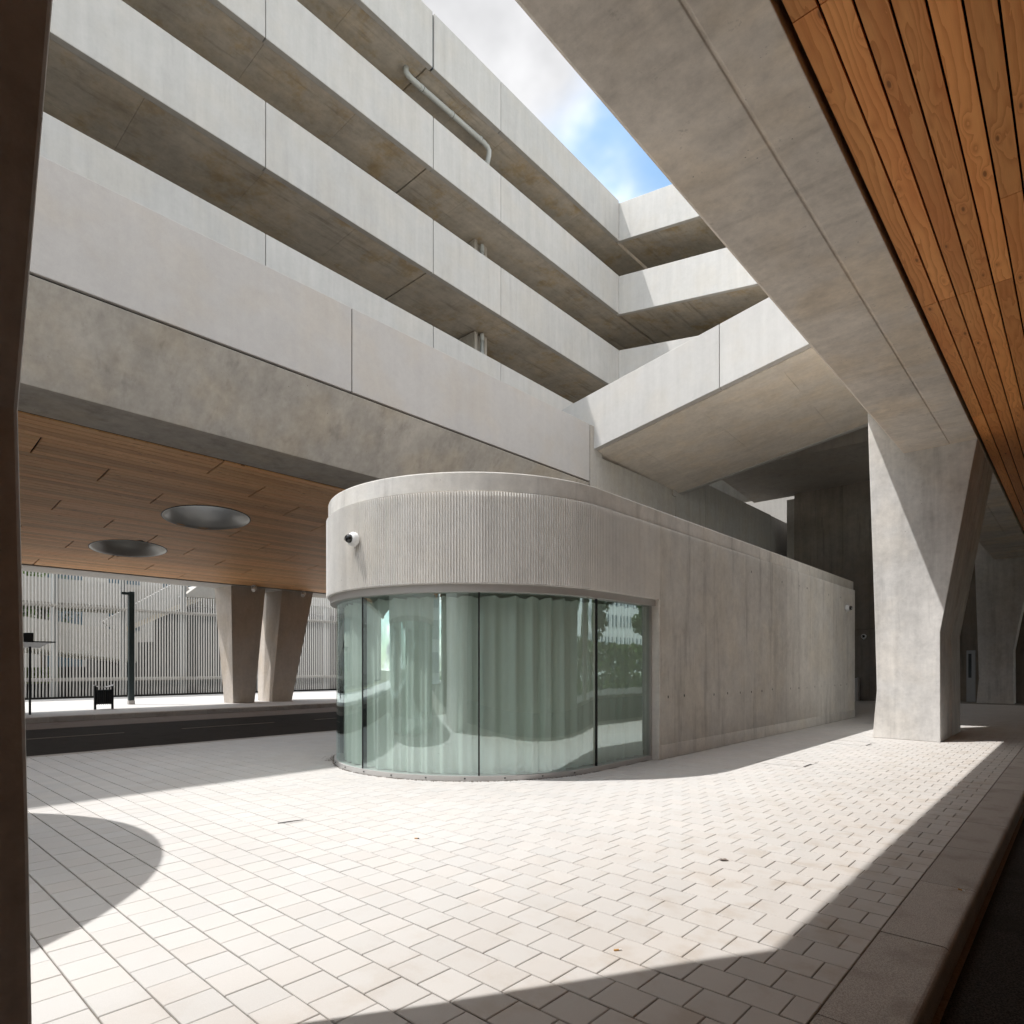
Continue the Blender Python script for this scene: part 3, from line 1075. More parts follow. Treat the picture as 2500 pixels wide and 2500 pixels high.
obj('deck_slab', pierced(-27.05, -14.44, -26, 46, lambda x: zl(x) + 0.45, lambda x: 6.98 + 0.037 * (x + 29.5), SKY_L), 'conc_far', via)
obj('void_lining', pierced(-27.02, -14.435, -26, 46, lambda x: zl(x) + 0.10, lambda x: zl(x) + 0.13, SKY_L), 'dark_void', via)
bl_me = make_mesh('soffit_board', *box(-BW / 2, BW / 2, -BLL / 2 + 0.018, BLL / 2 - 0.018, 0, 0.03), 'larch_left')
pieces = []
nrow = 65
for i in range(nrow):
    pc = i // 5
    x1 = -14.47 - BP * i; x0 = x1 - BW
    y_off = (1.55 + 1.45 * pc) % BLL
    for k in range(-3, 8):
        pieces.append((x0, x1, y_off + BLL * k + 0.018, y_off + BLL * (k + 1) - 0.018))


def lgeo(x0, x1, ya0, ya1, yb0, yb1):
    """board piece; ya*: start y at x0/x1, yb*: end y at x0/x1"""
    b4 = [(x0, ya0, zl(x0)), (x1, ya1, zl(x1)), (x1, yb1, zl(x1)), (x0, yb0, zl(x0))]
    return hexa(b4, [(x, y, z + 0.03) for x, y, z in b4])


sc2 = []
for (x0, x1, y0, y1) in pieces:
    p = project(((x0 + x1) / 2, (y0 + y1) / 2, zl((x0 + x1) / 2)))
    s_ = 0
    if p and -0.05 < p[0] < 0.36 and 0.38 < p[1] < 0.62: s_ = 1 / p[2]
    sc2.append((s_, x0, x1, y0, y1))
sc2.sort(key=lambda t: -t[0])
V, F, T = [], [], []
cnt = 0
for s_, x0, x1, y0, y1 in sc2:
    spans = [((y0, y0), (y1, y1))]
    cut = False
    for (cx_, cy_, cr_) in SKY_L:
        if x1 > cx_ - cr_ and x0 < cx_ + cr_ and y1 > cy_ - cr_ and y0 < cy_ + cr_:
            def half(x):
                d = cr_ * cr_ - (x - cx_) ** 2
                return math.sqrt(d) if d > 0 else 0.0
            h0, h1 = half(x0), half(x1)
            new = []
            for (a0, a1), (b0, b1) in spans:
                if max(cy_ + h0, cy_ + h1) < a0 or min(cy_ - h0, cy_ - h1) > b0:
                    new.append(((a0, a1), (b0, b1))); continue
                cut = True
                e0, e1 = cy_ - h0, cy_ - h1
                if max(e0, e1) > a0 + 0.02:
                    new.append(((a0, a1), (max(min(e0, b0), a0), max(min(e1, b1), a1))))
                f0, f1 = cy_ + h0, cy_ + h1
                if min(f0, f1) < b0 - 0.02:
                    new.append(((min(max(f0, a0), b0), min(max(f1, a1), b1)), (b0, b1)))
            spans = new
    for (a0, a1), (b0, b1) in spans:
        if s_ > 0 and cnt < 300:
            cnt += 1
            if cut:
                obj('soffit_board', lgeo(x0, x1, a0, a1, b0, b1), 'larch_left', via)
            else:
                xm = (x0 + x1) / 2
                inst('soffit_board', bl_me, (xm, (y0 + y1) / 2, zl(xm)), via, (0, -SLA, 0))
        else:
            v, f = lgeo(x0, x1, a0, a1, b0, b1)
            q = len(V); V += v; F += [tuple(t + q for t in g) for g in f]; T += [rnd.random()] * len(f)
bf2 = obj('board_field', (V, F), 'larch_left', via, tone=T)
tag(bf2, kind='stuff')
for (cx_, cy_, cr_) in SKY_L:
    zc_ = zl(cx_)
    seg = 48
    rings = []
    for rr, hz in ((cr_ + 0.012, -0.012), (cr_ - 0.01, -0.014), (cr_ - 0.05, 0.05), (cr_ - 0.13, 0.16), (cr_ - 0.19, 0.30), (cr_ - 0.21, 0.55), (cr_ - 0.21, 1.30 - 0.09 * (cx_ + 27) * 0.5)):
        rings.append([(cx_ + rr * math.cos(2 * PI * k / seg), cy_ + rr * math.sin(2 * PI * k / seg), zl(cx_ + rr * math.cos(2 * PI * k / seg)) + hz) for k in range(seg)])
    g = loft(rings, cap=False)
    sk = obj('light_funnel', g, 'skylight_metal', via, smooth=True)
    rim = [[(cx_ + rr * math.cos(2 * PI * k / seg), cy_ + rr * math.sin(2 * PI * k / seg), zl(cx_ + rr * math.cos(2 * PI * k / seg)) + hz) for k in range(seg)]
           for rr, hz in ((cr_ + 0.03, -0.006), (cr_ + 0.013, -0.016), (cr_ + 0.010, 0.03), (cr_ + 0.03, 0.03))]
    rv, rf = loft(rim + [rim[0]], cap=False)
    obj('rim', (rv, rf), 'gasket', sk)

# abutment wall continuing the parapet line behind the pavilion
abut = empty('abutment_wall', (-12.2, 25, 0), 'tall grey concrete wall behind the pavilion roof, under the ramp', 'wall')
obj('wall_panel', box(-12.42, -12.052, 17.09, 17.44, 0, 9.575), 'conc_wall', abut, bevel=0.01)
obj('wall_panel', box(-12.42, -12.056, 17.442, 22.93, 0, 8.63), 'conc_wall', abut, bevel=0.01)
obj('bearing_pad', box(-12.40, -12.06, 17.442, 17.80, 8.632, 8.99), 'conc_wall', abut, bevel=0.01)
obj('bearing_pad', box(-12.40, -12.00, 22.62, 22.93, 8.35, 8.68), 'conc_wall', abut, bevel=0.01)
obj('wall_panel', box(-12.42, -12.05, 22.94, 25.6, 0, 9.48), 'conc_wall', abut, bevel=0.01)
obj('wall_panel', box(-12.42, -12.055, 25.615, 33.2, 0, 9.46), 'conc_wall', abut, bevel=0.01)
obj('wall_panel', box(-12.42, -12.05, 33.215, 40.0, 0, 9.43), 'conc_wall', abut, bevel=0.01)

# ------------------------------------------------------------------ near ramp bridge
ramp = empty('ramp_bridge', (-8, 20, 9), 'sunlit concrete car ramp climbing to the right above the pavilion', 'ramp')


def rt(x): return 10.507 + 0.1567 * (x + 13.32)
def rb(x): return 8.854 + 0.172 * (x + 11.84)
def rf_(x): return 8.60 + 0.155 * (x + 11.75)


for a, b2 in ((-13.6, -7.742), (-7.722, 4.0)):
    obj('parapet_panel', hexa([(a, 17.3, rb(a)), (b2, 17.3, rb(b2)), (b2, 17.52, rb(b2)), (a, 17.52, rb(a))],
                              [(a, 17.3, rt(a)), (b2, 17.3, rt(b2)), (b2, 17.52, rt(b2)), (a, 17.52, rt(a))]), 'conc_white_sunlit', ramp, bevel=0.014)
# slab with soffit panels
x_l, x_r = -13.6, 4.0
obj('ramp_slab', hexa([(x_l, 17.53, rb(x_l) + 0.06), (x_r, 17.53, rb(x_r) + 0.06), (x_r, 23.2, rf_(x_r) + 0.06), (x_l, 23.2, rf_(x_l) + 0.06)],
                      [(x_l, 17.53, rb(x_l) + 0.55), (x_r, 17.53, rb(x_r) + 0.55), (x_r, 23.2, rf_(x_r) + 0.6), (x_l, 23.2, rf_(x_l) + 0.6)]), 'conc_ramp', ramp)


def rs(x, y):
    t = (y - 17.53) / (23.2 - 17.53)
    return rb(x) * (1 - t) + rf_(x) * t


ys_ = [17.535, 18.05, 19.9, 21.75, 23.19]
xs_ = [-13.6, -11.1, -8.65, -6.2, -3.75, -1.3, 1.15, 4.0]
for i in range(len(ys_) - 1):
    for k in range(len(xs_) - 1):
        ya, yb = ys_[i] + 0.003, ys_[i + 1] - 0.003
        xa, xb = xs_[k] + 0.003, xs_[k + 1] - 0.003
        if i == 0 and k > 0: continue
        if i == 0: xb = 4.0
        dz = -0.012 if i == 0 else rnd.uniform(-0.003, 0.003)
        b4 = [(xa, ya, rs(xa, ya) + dz), (xb, ya, rs(xb, ya) + dz), (xb, yb, rs(xb, yb) + dz), (xa, yb, rs(xa, yb) + dz)]
        obj('soffit_panel', hexa(b4, [(x, y, z + 0.072 - dz) for x, y, z in b4]), 'conc_ramp', ramp)
obj('parapet_panel', hexa([(x_l, 23.21, rf_(x_l) - 0.02), (x_r, 23.21, rf_(x_r) - 0.02), (x_r, 23.42, rf_(x_r) - 0.02), (x_l, 23.42, rf_(x_l) - 0.02)],
                          [(x_l, 23.21, rf_(x_l) + 1.6), (x_r, 23.21, rf_(x_r) + 1.6), (x_r, 23.42, rf_(x_r) + 1.6), (x_l, 23.42, rf_(x_l) + 1.6)]), 'conc_white', ramp, bevel=0.012)

# lower transfer slab and dark rear wall
rear = empty('rear_building', (-7, 34, 0), 'dark stained concrete wall and slab in the shade behind the pavilion', 'building')
obj('slab', prism([(29.0, 10.85), (33.9, 10.42), (33.9, 11.9), (29.0, 12.1)], 'x', -13.2, 6), 'conc_wall', rear, bevel=0.012)
obj('edge_board', box(-9.0, 6, 28.82, 28.995, 10.82, 12.2), 'conc_wall', rear, bevel=0.012)
obj('added_shade_slab', hexa([(-13.5, 23.43, 9.6), (6, 23.43, 12.0), (6, 28.8, 12.9), (-13.5, 28.8, 12.22)], [(-13.5, 23.43, 10.9), (6, 23.43, 13.2), (6, 28.8, 13.2), (-13.5, 28.8, 12.5)]), 'conc_wall', rear)  # added slab hidden behind the ramp to shade the ground at the rear
wx = [-11.03, -9.9, -8.75, -7.6, -6.45, -5.3, -4.15, -3.0]
for a, b2 in zip(wx[:-1], wx[1:]):
    if b2 > -4.2:
        continue
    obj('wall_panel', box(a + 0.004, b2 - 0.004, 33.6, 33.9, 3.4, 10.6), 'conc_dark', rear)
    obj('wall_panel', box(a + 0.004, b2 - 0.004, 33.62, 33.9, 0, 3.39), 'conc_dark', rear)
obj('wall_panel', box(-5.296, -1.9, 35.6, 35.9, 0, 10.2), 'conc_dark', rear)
dr = obj('door', box(-4.05, -3.72, 35.54, 35.595, 0.0, 2.35), 'door_white', rear)
obj('door_pane', box(-3.98, -3.86, 35.53, 35.541, 1.1, 2.2), 'door_glass', dr)
obj('side_wall', box(-11.4, -11.035, 33.62, 60, 0, 10.2), 'conc_wall', rear)
lw_ = obj('far_wall', box(-19, -11.5, 41, 41.3, 0, 14), 'conc_white', rear)
for z in (8.6, 9.0, 9.4):
    obj('cable_tray', box(-12.0, -11.45, 37.0, 40.5, z, z + 0.08), 'metal_frame', rear)
cab = tag(obj('utility_cabinet', join(box(-8.35, -8.0, 33.05, 33.35, 0, 1.06), box(-8.0, -7.95, 33.03, 33.37, 0.0, 1.09)), 'metal_frame', None, bevel=0.01),
          'small grey utility cabinet standing against the dark rear wall', 'cabinet')

# ------------------------------------------------------------------ parking garage
gar = empty('parking_garage', (-22, 12, 0), 'multi-storey concrete parking garage with long pale parapets', 'building')
XF = -16.9
# level: (top z at Y=26.4, slope, bottom z, slope)
LV = {'P1': (24.42, 0.009, 22.47, 0.009), 'P2': (20.74, 0.010, 18.90, 0.0125), 'P3': (17.10, 0.014, 15.14, 0.0205), 'P4': (13.28, 0.0215, 10.6, 0.0215)}
JY = [-44.0, -34.0, -22.1, -16.0, -9.9, -3.8, 2.3, 8.39, 14.5, 17.95, 26.38]
for nm, (zt, st, zb, sb) in LV.items():
    for a, b2 in zip(JY[:-1], JY[1:]):
        g = (0.035 if nm == 'P1' else 0.020) if abs(b2 - 14.5) < 0.01 else 0.010
        g0 = (0.035 if nm == 'P1' else 0.020) if abs(a - 14.5) < 0.01 else 0.010
        ya, yb = a + g0, b2 - g
        ta, tb = zt + st * (26.4 - ya), zt + st * (26.4 - yb)
        ba, bb = zb + sb * (26.4 - ya), zb + sb * (26.4 - yb)
        obj('parapet_panel', hexa([(XF - 0.2, ya, ba), (XF, ya, ba), (XF, yb, bb), (XF - 0.2, yb, bb)],
                                  [(XF - 0.2, ya, ta), (XF, ya, ta), (XF, yb, tb), (XF - 0.2, yb, tb)]), 'conc_white', gar, bevel=0.016)
    # sealing strip in the movement joint
    zt5, zb5 = zt + st * 11.9, zb + sb * 11.9
    obj('joint_seal', box(XF - 0.16, XF - 0.05, 14.47, 14.53, zb5 + 0.02, zt5 - 0.05), 'bitumen_blue' if nm == 'P1' else 'pipe_grey', gar)
    # deck slab in bays
    Ys = [-44, -34, -28, -22, -16, -9.9, -3.8, -0.7, 2.35, 5.4, 8.45, 11.45, 14.35, 16.3, 18.4, 21.0, 23.7, 26.2, 30, 34.2]
    for a, b2 in zip(Ys[:-1], Ys[1:]):
        g = 0.03 if b2 == 14.35 else 0.004
        g0 = 0.03 if a == 14.35 else 0.004
        ya, yb = a + g0, b2 - g
        xs2 = [XF - 0.215, XF - 2.2, XF - 4.4, -28.0]
        for k in range(3):
            ba, bb = zb + sb * (26.4 - ya) + 0.03, zb + sb * (26.4 - yb) + 0.03
            xa, xb = xs2[k + 1] + 0.004, xs2[k] - (0.004 if k else 0.0)
            obj('deck_slab', hexa([(xa, ya, ba), (xb, ya, ba), (xb, yb, bb), (xa, yb, bb)],
                                  [(xa, ya, ba + 0.32), (xb, ya, ba + 0.32), (xb, yb, bb + 0.32), (xa, yb, bb + 0.32)]), 'conc_soffit', gar)
    obj('rear_parapet', hexa([(-28.2, -44, zb + sb * 70), (-28.02, -44, zb + sb * 70), (-28.02, 30, zb), (-28.2, 30, zb)],
                             [(-28.2, -44, zt + st * 70), (-28.02, -44, zt + st * 70), (-28.02, 30, zt), (-28.2, 30, zt)]), 'conc_white', gar)
# piers between the decks
for (z0, z1) in ((10.9, 15.22), (15.6, 19.0), (19.3, 22.53)):
    for y in (-12.0, 0.0, 17.98):
        zz = (26.4 - y) * 0.018 if y < 10 else 0.05
        obj('pier', join(box(-20.0, -18.55, y, y + 0.72, z0, z1 + zz), box(-18.55, -18.40, y, y + 0.16, z0, z1 + zz), box(-18.55, -18.40, y + 0.56, y + 0.72, z0, z1 + zz)), 'conc_wall', gar, bevel=0.01)
# return wing towards the ramp, parapets falling to the right
for nm, (t0, ts, b0, bs) in {'W1': (24.32, 0.187, 22.47, 0.190), 'W2': (20.742, 0.188, 18.87, 0.187), 'W3': (17.106, 0.178, 15.2, 0.18)}.items():
    xs3 = [XF - 0.19, -9.6, -2.0]
    for a, b2 in zip(xs3[:-1], xs3[1:]):
        a_2, b_2 = a + 0.006, b2 - 0.006
        T0, T1 = t0 - ts * (a_2 - XF), t0 - ts * (b_2 - XF)
        B0, B1 = b0 - bs * (a_2 - XF), b0 - bs * (b_2 - XF)
        obj('wing_parapet', hexa([(a_2, 26.4, B0), (b_2, 26.4, B1), (b_2, 26.6, B1), (a_2, 26.6, B0)],
                                 [(a_2, 26.4, T0), (b_2, 26.4, T1), (b_2, 26.6, T1), (a_2, 26.6, T0)]), 'conc_white_sunlit', gar, bevel=0.016)
    for (ya, yb) in ((26.62, 28.9), (28.91, 31.4), (31.41, 34.2)):
        xa, xb = XF - 0.1, -2.0
        B0, B1 = b0 - bs * (xa - XF) + 0.05, b0 - bs * (xb - XF) + 0.05
        obj('wing_slab', hexa([(xa, ya, B0), (xb, ya, B1), (xb, yb, B1), (xa, yb, B0)],
                              [(xa, ya, B0 + 0.4), (xb, ya, B1 + 0.4), (xb, yb, B1 + 0.4), (xa, yb, B0 + 0.4)]), 'conc_soffit', gar)

obj('rear_wall', box(-28.0, -2.0, 34.25, 34.5, 10.7, 24.0), 'conc_wall', gar)

# drain pipes
dp = empty('drain_pipe', (-18.2, 18, 20), 'grey drain pipe slung under the top deck with elbows at both ends', 'pipe', 'garage drain pipes')
zp = 22.30
XP = -17.56
obj('pipe', tube([(XP - 0.05, 13.86, zp + 0.36), (XP - 0.05, 13.86, zp + 0.16), (XP - 0.02, 13.92, zp + 0.05), (XP, 14.08, zp), (XP, 17.62, zp - 0.02), (XP, 17.86, zp - 0.06),
                  (XP, 17.96, zp - 0.16), (XP - 0.03, 17.98, zp - 0.32), (XP - 0.25, 18.06, zp - 0.62), (-18.2, 18.28, zp - 1.15), (-18.34, 18.34, zp - 1.4), (-18.34, 18.34, 19.2)], 0.095, 16), 'pipe_grey', dp, smooth=True)
for y in (14.5, 15.95, 17.45):
    obj('collar', tube([(XP, y - 0.06, zp - 0.006), (XP, y + 0.05, zp - 0.006)], 0.108, 16), 'pipe_grey', dp, smooth=False)
    obj('seal_ring', tube([(XP, y + 0.052, zp - 0.007), (XP, y + 0.07, zp - 0.007)], 0.102, 16), 'gasket', dp)
for z0, z1, lab in ((15.5, 18.93, 'vertical grey drain pipe between the middle decks of the garage'), (11.0, 15.28, 'vertical grey drain pipe on the lowest garage deck')):
    d_ = empty('drain_pipe', (-18.34, 18.34, z0), lab, 'pipe', 'garage drain pipes')
    obj('pipe', tube([(-18.34, 18.34, z0), (-18.34, 18.34, z1)], 0.075, 16), 'pipe_grey', d_, smooth=True)
    obj('collar', tube([(-18.34, 18.34, z1 - 0.30), (-18.34, 18.34, z1 - 0.04)], 0.090, 16), 'pipe_grey', d_)
    obj('collar', tube([(-18.34, 18.34, z1 - 1.95), (-18.34, 18.34, z1 - 1.85)], 0.088, 16), 'steel', d_)

# ------------------------------------------------------------------ left pair of tapered columns
for k, (yb0, yb1, yt0, yt1, lab) in enumerate(((12.26, 13.23, 11.93, 13.47, 'left of the two tapered columns standing on the far pavement'),
                                               (14.04, 15.03, 14.26, 15.82, 'right of the two tapered columns standing on the far pavement'))):
    r_ = empty('tapered_column', (-28.2, (yb0 + yb1) / 2, 0), lab, 'column', 'tapered columns beyond the left road')
    xb0, xb1 = -28.62, -27.7
    xt0, xt1 = -28.50, -27.15
    if k == 0:
        base = [(xb1, yb0), (xb1, yb1), (xb0, yb1), (xb0, yb0)]
        top = [(xt1, yt0), (xt1, yt1), (xt0, yt1), (xt0, yt0 - 0.15)]
    else:
        base = [(xb1, yb0), (xb1, yb1), (-29.3, yb1), (-29.3, yb0 + 0.11), (-28.5, yb0 - 0.02)]
        top = [(xt1, yt0), (xt1, yt1), (-29.1, yt1), (-29.1, yt0 - 0.14), (-28.2, yt0 - 0.22)]
    obj('shaft', loft([[(x, y, -0.003) for x, y in base], [(x, y, 5.10) for x, y in top]]), 'conc_lcolumn', r_, bevel=0.012)

# spotlights under the viaduct
for (x, y, lab) in ((-26.75, 12.75, 'white cylinder spotlight hanging beside the left tapered column'), (-26.95, 15.2, 'white cylinder spotlight hanging beside the right tapered column')):
    s_ = empty('spotlight', (x, y, zl(x)), lab, 'spotlight', 'spotlights under the larch soffit')
    z = zl(x)
    obj('bracket', join(box(x - 0.05, x + 0.05, y - 0.05, y + 0.05, z - 0.03, z + 0.0), box(x - 0.012, x + 0.012, y - 0.11, y - 0.095, z - 0.17, z - 0.03), box(x - 0.012, x + 0.012, y + 0.095, y + 0.11, z - 0.17, z - 0.03), box(x - 0.012, x + 0.012, y - 0.11, y + 0.11, z - 0.042, z - 0.03)), 'white_plastic', s_)
    ax = Vector((0.55, -0.55, -0.45))
    o_ = Vector((x, y, z - 0.17)) - ax.normalized() * 0.12
    obj('housing', lathe([(0.0, 0), (0.075, 0.0), (0.085, 0.02), (0.085, 0.24), (0.078, 0.25), (0.0, 0.235)], o_, ax, 20), 'white_plastic', s_, smooth=False)

# ------------------------------------------------------------------ far pavement furniture
lp = empty('lamp_post', (-30.1, 8.97, 0), 'dark teal square lamp post with a short arm on the far pavement', 'lamp post')
obj('post', box(-30.2, -30.0, 8.87, 9.08, 0.17, 4.80), 'teal_paint', lp, bevel=0.012)
obj('foot', box(-30.21, -29.99, 8.86, 9.09, -0.002, 0.168), 'metal_grey', lp)
obj('arm', box(-30.16, -30.04, 8.60, 8.868, 4.66, 4.77), 'teal_paint', lp, bevel=0.01)

lb = empty('litter_bin', (-27.45, 7.27, 0), 'black slatted litter bin with curved rain hood on the far pavement', 'bin')
for y in (6.98, 7.55):
    obj('leg', box(-27.66, -27.26, y - 0.035, y + 0.035, -0.002, 0.90) if False else join(box(-27.50, -27.42, y - 0.035, y + 0.035, -0.002, 0.90)), 'black_metal', lb, bevel=0.006)
seg = 20
ring = lambda r, z: [(-27.46 + r * math.cos(2 * PI * k / seg), 7.265 + 1.08 * r * math.sin(2 * PI * k / seg), z) for k in range(seg)]
obj('bin_body', loft([ring(0.21, 0.20), ring(0.235, 0.24), ring(0.235, 0.72), ring(0.215, 0.73)]), 'black_metal', lb)
for k in range(24):
    a = 2 * PI * k / 24
    x, y = -27.46 + 0.242 * math.cos(a), 7.265 + 0.242 * 1.08 * math.sin(a)
    obj('slat', box(x - 0.012, x + 0.012, y - 0.012, y + 0.012, 0.18, 0.74), 'black_metal', lb)
hood = []
for i in range(9):
    t = i / 8
    y = 6.95 + 0.63 * t
    z = 0.905 - 0.085 * math.sin(PI * t)
    hood.append((y, z))
prof = hood + [(y, z + 0.018) for y, z in reversed(hood)]
obj('hood', prism(prof, 'x', -27.66, -27.25), 'metal_grey', lb)

sh = empty('bus_shelter', (-26.1, 4.5, 0), 'black steel bus shelter with thin curved roof at the left edge', 'shelter')
for y in (2.3, 4.76):
    obj('post', box(-26.13, -26.07, y - 0.03, y + 0.03, -0.002, 2.28), 'black_metal', sh)
for y in (2.3, 4.76):
    obj('post', box(-27.4, -27.35, y - 0.025, y + 0.025, -0.002, 2.28), 'black_metal', sh)
pr = []
for i in range(11):
    t = i / 10
    x = -27.6 + 2.25 * t
    pr.append((x, 2.27 + 0.13 * t + 0.05 * math.sin(PI * t)))
obj('roof', prism(pr + [(x, z + 0.04) for x, z in reversed(pr)], 'y', 1.8, 5.32), 'black_metal', sh)
obj('sign_box', prism([(4.2, 2.46), (4.86, 2.46), (4.86, 2.74), (4.75, 2.74), (4.2, 2.70)], 'x', -26.3, -26.1), 'black_metal', sh)
obj('glass_pane', box(-27.38, -27.36, 2.36, 4.7, 0.2, 2.2), 'glass', sh)

# slatted screen --------------------------------------------------
XS = -38.3
scr = empty('slatted_screen', (XS, 15, 0), 'tall screen of white vertical slats beyond the left road', 'screen')
SPI = 0.1405
lo_me = make_mesh('slat', *box(-0.03, 0.03, -0.027, 0.027, 0, 4.56), 'slat_white')
up_me = {h: make_mesh('slat', *box(-0.03, 0.03, -0.027, 0.027, 0, h), 'slat_white') for h in (3.6, 0.93, 1.9)}
y = 5.55
while y < 25.4:
    inst('slat', lo_me, (XS, y, 0.09), scr)
    h = 3.6 if y < 14.15 else (0.93 if y < 18.9 else 1.9)
    inst('slat', up_me[h], (XS, y, 4.70), scr)
    y += SPI
sf = obj('slat_field', join(*[box(XS - 0.03, XS + 0.03, 5.41 - SPI * i - 0.027, 5.41 - SPI * i + 0.027, 0.09, 8.3) for i in range(240)]), 'slat_white', scr)
sf['kind'] = 'stuff'
for z in (0.86, 4.60):
    obj('rail', box(XS - 0.14, XS - 0.035, -29, 27, z, z + 0.18), 'rail_grey', scr)
obj('rail', box(XS - 0.05, XS + 0.03, 4, 27, 4.655, 4.695), 'rail_grey', scr)
for y in (5.0, 8.06, 11.1, 14.2, 17.3, 20.4, 23.5):
    obj('post', box(XS - 0.45, XS - 0.17, y - 0.12, y + 0.12, -0.3, 8.2 if y < 14.5 else 5.6), 'post_grey', scr)
obj('base_kerb', box(XS - 0.20, XS + 0.10, 4, 27, -0.38, 0.075), 'joint_dark', scr)

# access ramp building behind the screen
acc = empty('access_ramp', (-46, 12, 0), 'pale spiral access ramp seen through the slats', 'ramp')
obj('lower_parapet', hexa([(-44.3, 3, 3.3), (-44, 3, 3.3), (-44, 13.5, 1.95), (-44.3, 13.5, 1.95)], [(-44.3, 3, 5.0), (-44, 3, 5.0), (-44, 13.5, 3.72), (-44.3, 13.5, 3.72)]), 'conc_far', acc)
obj('lower_slab', hexa([(-49, 3, 3.2), (-44.31, 3, 3.2), (-44.31, 13.5, 1.85), (-49, 13.5, 1.85)], [(-49, 3, 3.6), (-44.31, 3, 3.6), (-44.31, 13.5, 2.2), (-49, 13.5, 2.2)]), 'conc_far', acc)
obj('upper_parapet', box(-46.3, -46.0, 3, 16, 5.5, 6.95), 'conc_far', acc)
obj('upper_slab', box(-52, -46.31, 3, 16, 5.45, 5.85), 'conc_far', acc)
obj('white_parapet', hexa([(-45.3, 12.6, 3.85), (-45.0, 12.6, 3.85), (-45.0, 17.2, 6.3), (-45.3, 17.2, 6.3)], [(-45.3, 11.8, 4.4), (-45.0, 11.8, 4.4), (-45.0, 16.6, 7.6), (-45.3, 16.6, 7.6)]), 'conc_white', acc)
obj('stair_flight', hexa([(-48, 12.8, 3.6), (-45.31, 12.8, 3.6), (-45.31, 18, 6.3), (-48, 18, 6.3)], [(-48, 12.6, 3.9), (-45.31, 12.6, 3.9), (-45.31, 17.6, 6.6), (-48, 17.6, 6.6)]), 'conc_ramp', acc)
obj('roof_slab', prism([(16.2, 6.25), (34, 6.35), (34, 7.1), (17.2, 7.1)], 'x', -56, -44), 'conc_far', acc)
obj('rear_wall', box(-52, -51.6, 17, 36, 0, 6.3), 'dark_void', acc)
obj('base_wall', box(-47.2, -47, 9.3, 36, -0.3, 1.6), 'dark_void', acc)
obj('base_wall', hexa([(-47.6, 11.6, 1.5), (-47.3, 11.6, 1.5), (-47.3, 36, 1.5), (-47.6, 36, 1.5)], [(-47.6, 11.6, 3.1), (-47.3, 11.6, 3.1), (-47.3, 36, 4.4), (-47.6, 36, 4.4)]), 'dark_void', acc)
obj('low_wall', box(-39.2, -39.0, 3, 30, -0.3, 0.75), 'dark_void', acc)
fb = empty('facade_block', (-62, 20, 0), 'grey concrete building behind the access ramp and trees', 'building')
obj('walls', box(-70, -60, -70, 60, -0.3, 11.5), 'conc_far', fb)
for i in range(3):
    for k in range(16):
        w_ = obj('window', box(-60.0, -59.93, -9 + 4.2 * k, -6.6 + 4.2 * k, 1.2 + 3.5 * i, 3.0 + 3.5 * i), 'facade_glass', fb)


# ------------------------------------------------------------------ trees and planting
def leaves(n, fn, size, rr):
    V, F = [], []
    for _ in range(n):
        c = Vector(fn())
        d = Vector((rr.gauss(0, 1), rr.gauss(0, 1), rr.gauss(0, 1))).normalized()
        u = d.orthogonal().normalized(); w = d.cross(u)
        s = size * rr.uniform(0.6, 1.4)
        k = len(V)
        V += [tuple(c - u * s), tuple(c + w * s * 0.5), tuple(c + u * s), tuple(c - w * s * 0.5)]
        F.append((k, k + 1, k + 2, k + 3))
    return V, F


def tree(x, y, h, r, label, group, seed, mat='leaf', n=2600, z0=0.0, ls=0.10):
    rr = random.Random(seed)
    t = empty('tree', (x, y, z0), label, 'tree', group)
    limbs = [tube([(x, y, z0 - 0.1), (x + 0.08, y, z0 + h * 0.25), (x, y + 0.1, z0 + h * 0.55), (x, y, z0 + h * 0.85)], [h * 0.022, h * 0.018, h * 0.011, 0.02], 8)]
    blobs = []
    for k in range(11):
        a = rr.uniform(0, 2 * PI); hh = rr.uniform(0.40, 0.95); q = r * rr.uniform(0.2, 0.75) * (1.15 - 0.5 * hh)
        c = (x + q * math.cos(a), y + q * math.sin(a), z0 + h * hh)
        blobs.append((c, r * rr.uniform(0.25, 0.5)))
        limbs.append(tube([(x, y, z0 + h * (hh * 0.55)), (x + 0.5 * q * math.cos(a), y + 0.5 * q * math.sin(a), z0 + h * hh * 0.82), c], [h * 0.008, h * 0.005, 0.012], 6))
    obj('trunk', join(*limbs), 'bark', t)

    def pt():
        c, br = rr.choice(blobs)
        d = Vector((rr.gauss(0, 1), rr.gauss(0, 1), rr.gauss(0, 0.8))).normalized() * br * (rr.random() ** 0.45)
        return (c[0] + d.x, c[1] + d.y, c[2] + d.z)
    obj('crown', leaves(n, pt, ls * math.sqrt(h / 6), rr), mat, t)


tree(-47.5, 7.6, 7.5, 2.0, 'green tree behind the slatted screen at far left', 'trees beyond the screen', 3, 'leaf', 2200)
tree(-52, 10.2, 9.0, 2.6, 'taller tree behind the access ramp', 'trees beyond the screen', 4, 'leaf', 2200)
rr3 = random.Random(8)
hd = obj('hedge', leaves(2600, lambda: (-45.4 + rr3.uniform(-0.9, 0.4), rr3.uniform(6.0, 9.7), 0.1 + 1.45 * rr3.random() ** 0.7), 0.10, rr3), 'leaf_light', None)
tag(hd, 'low bright green shrubs behind the foot of the screen', 'hedge', kind='stuff')
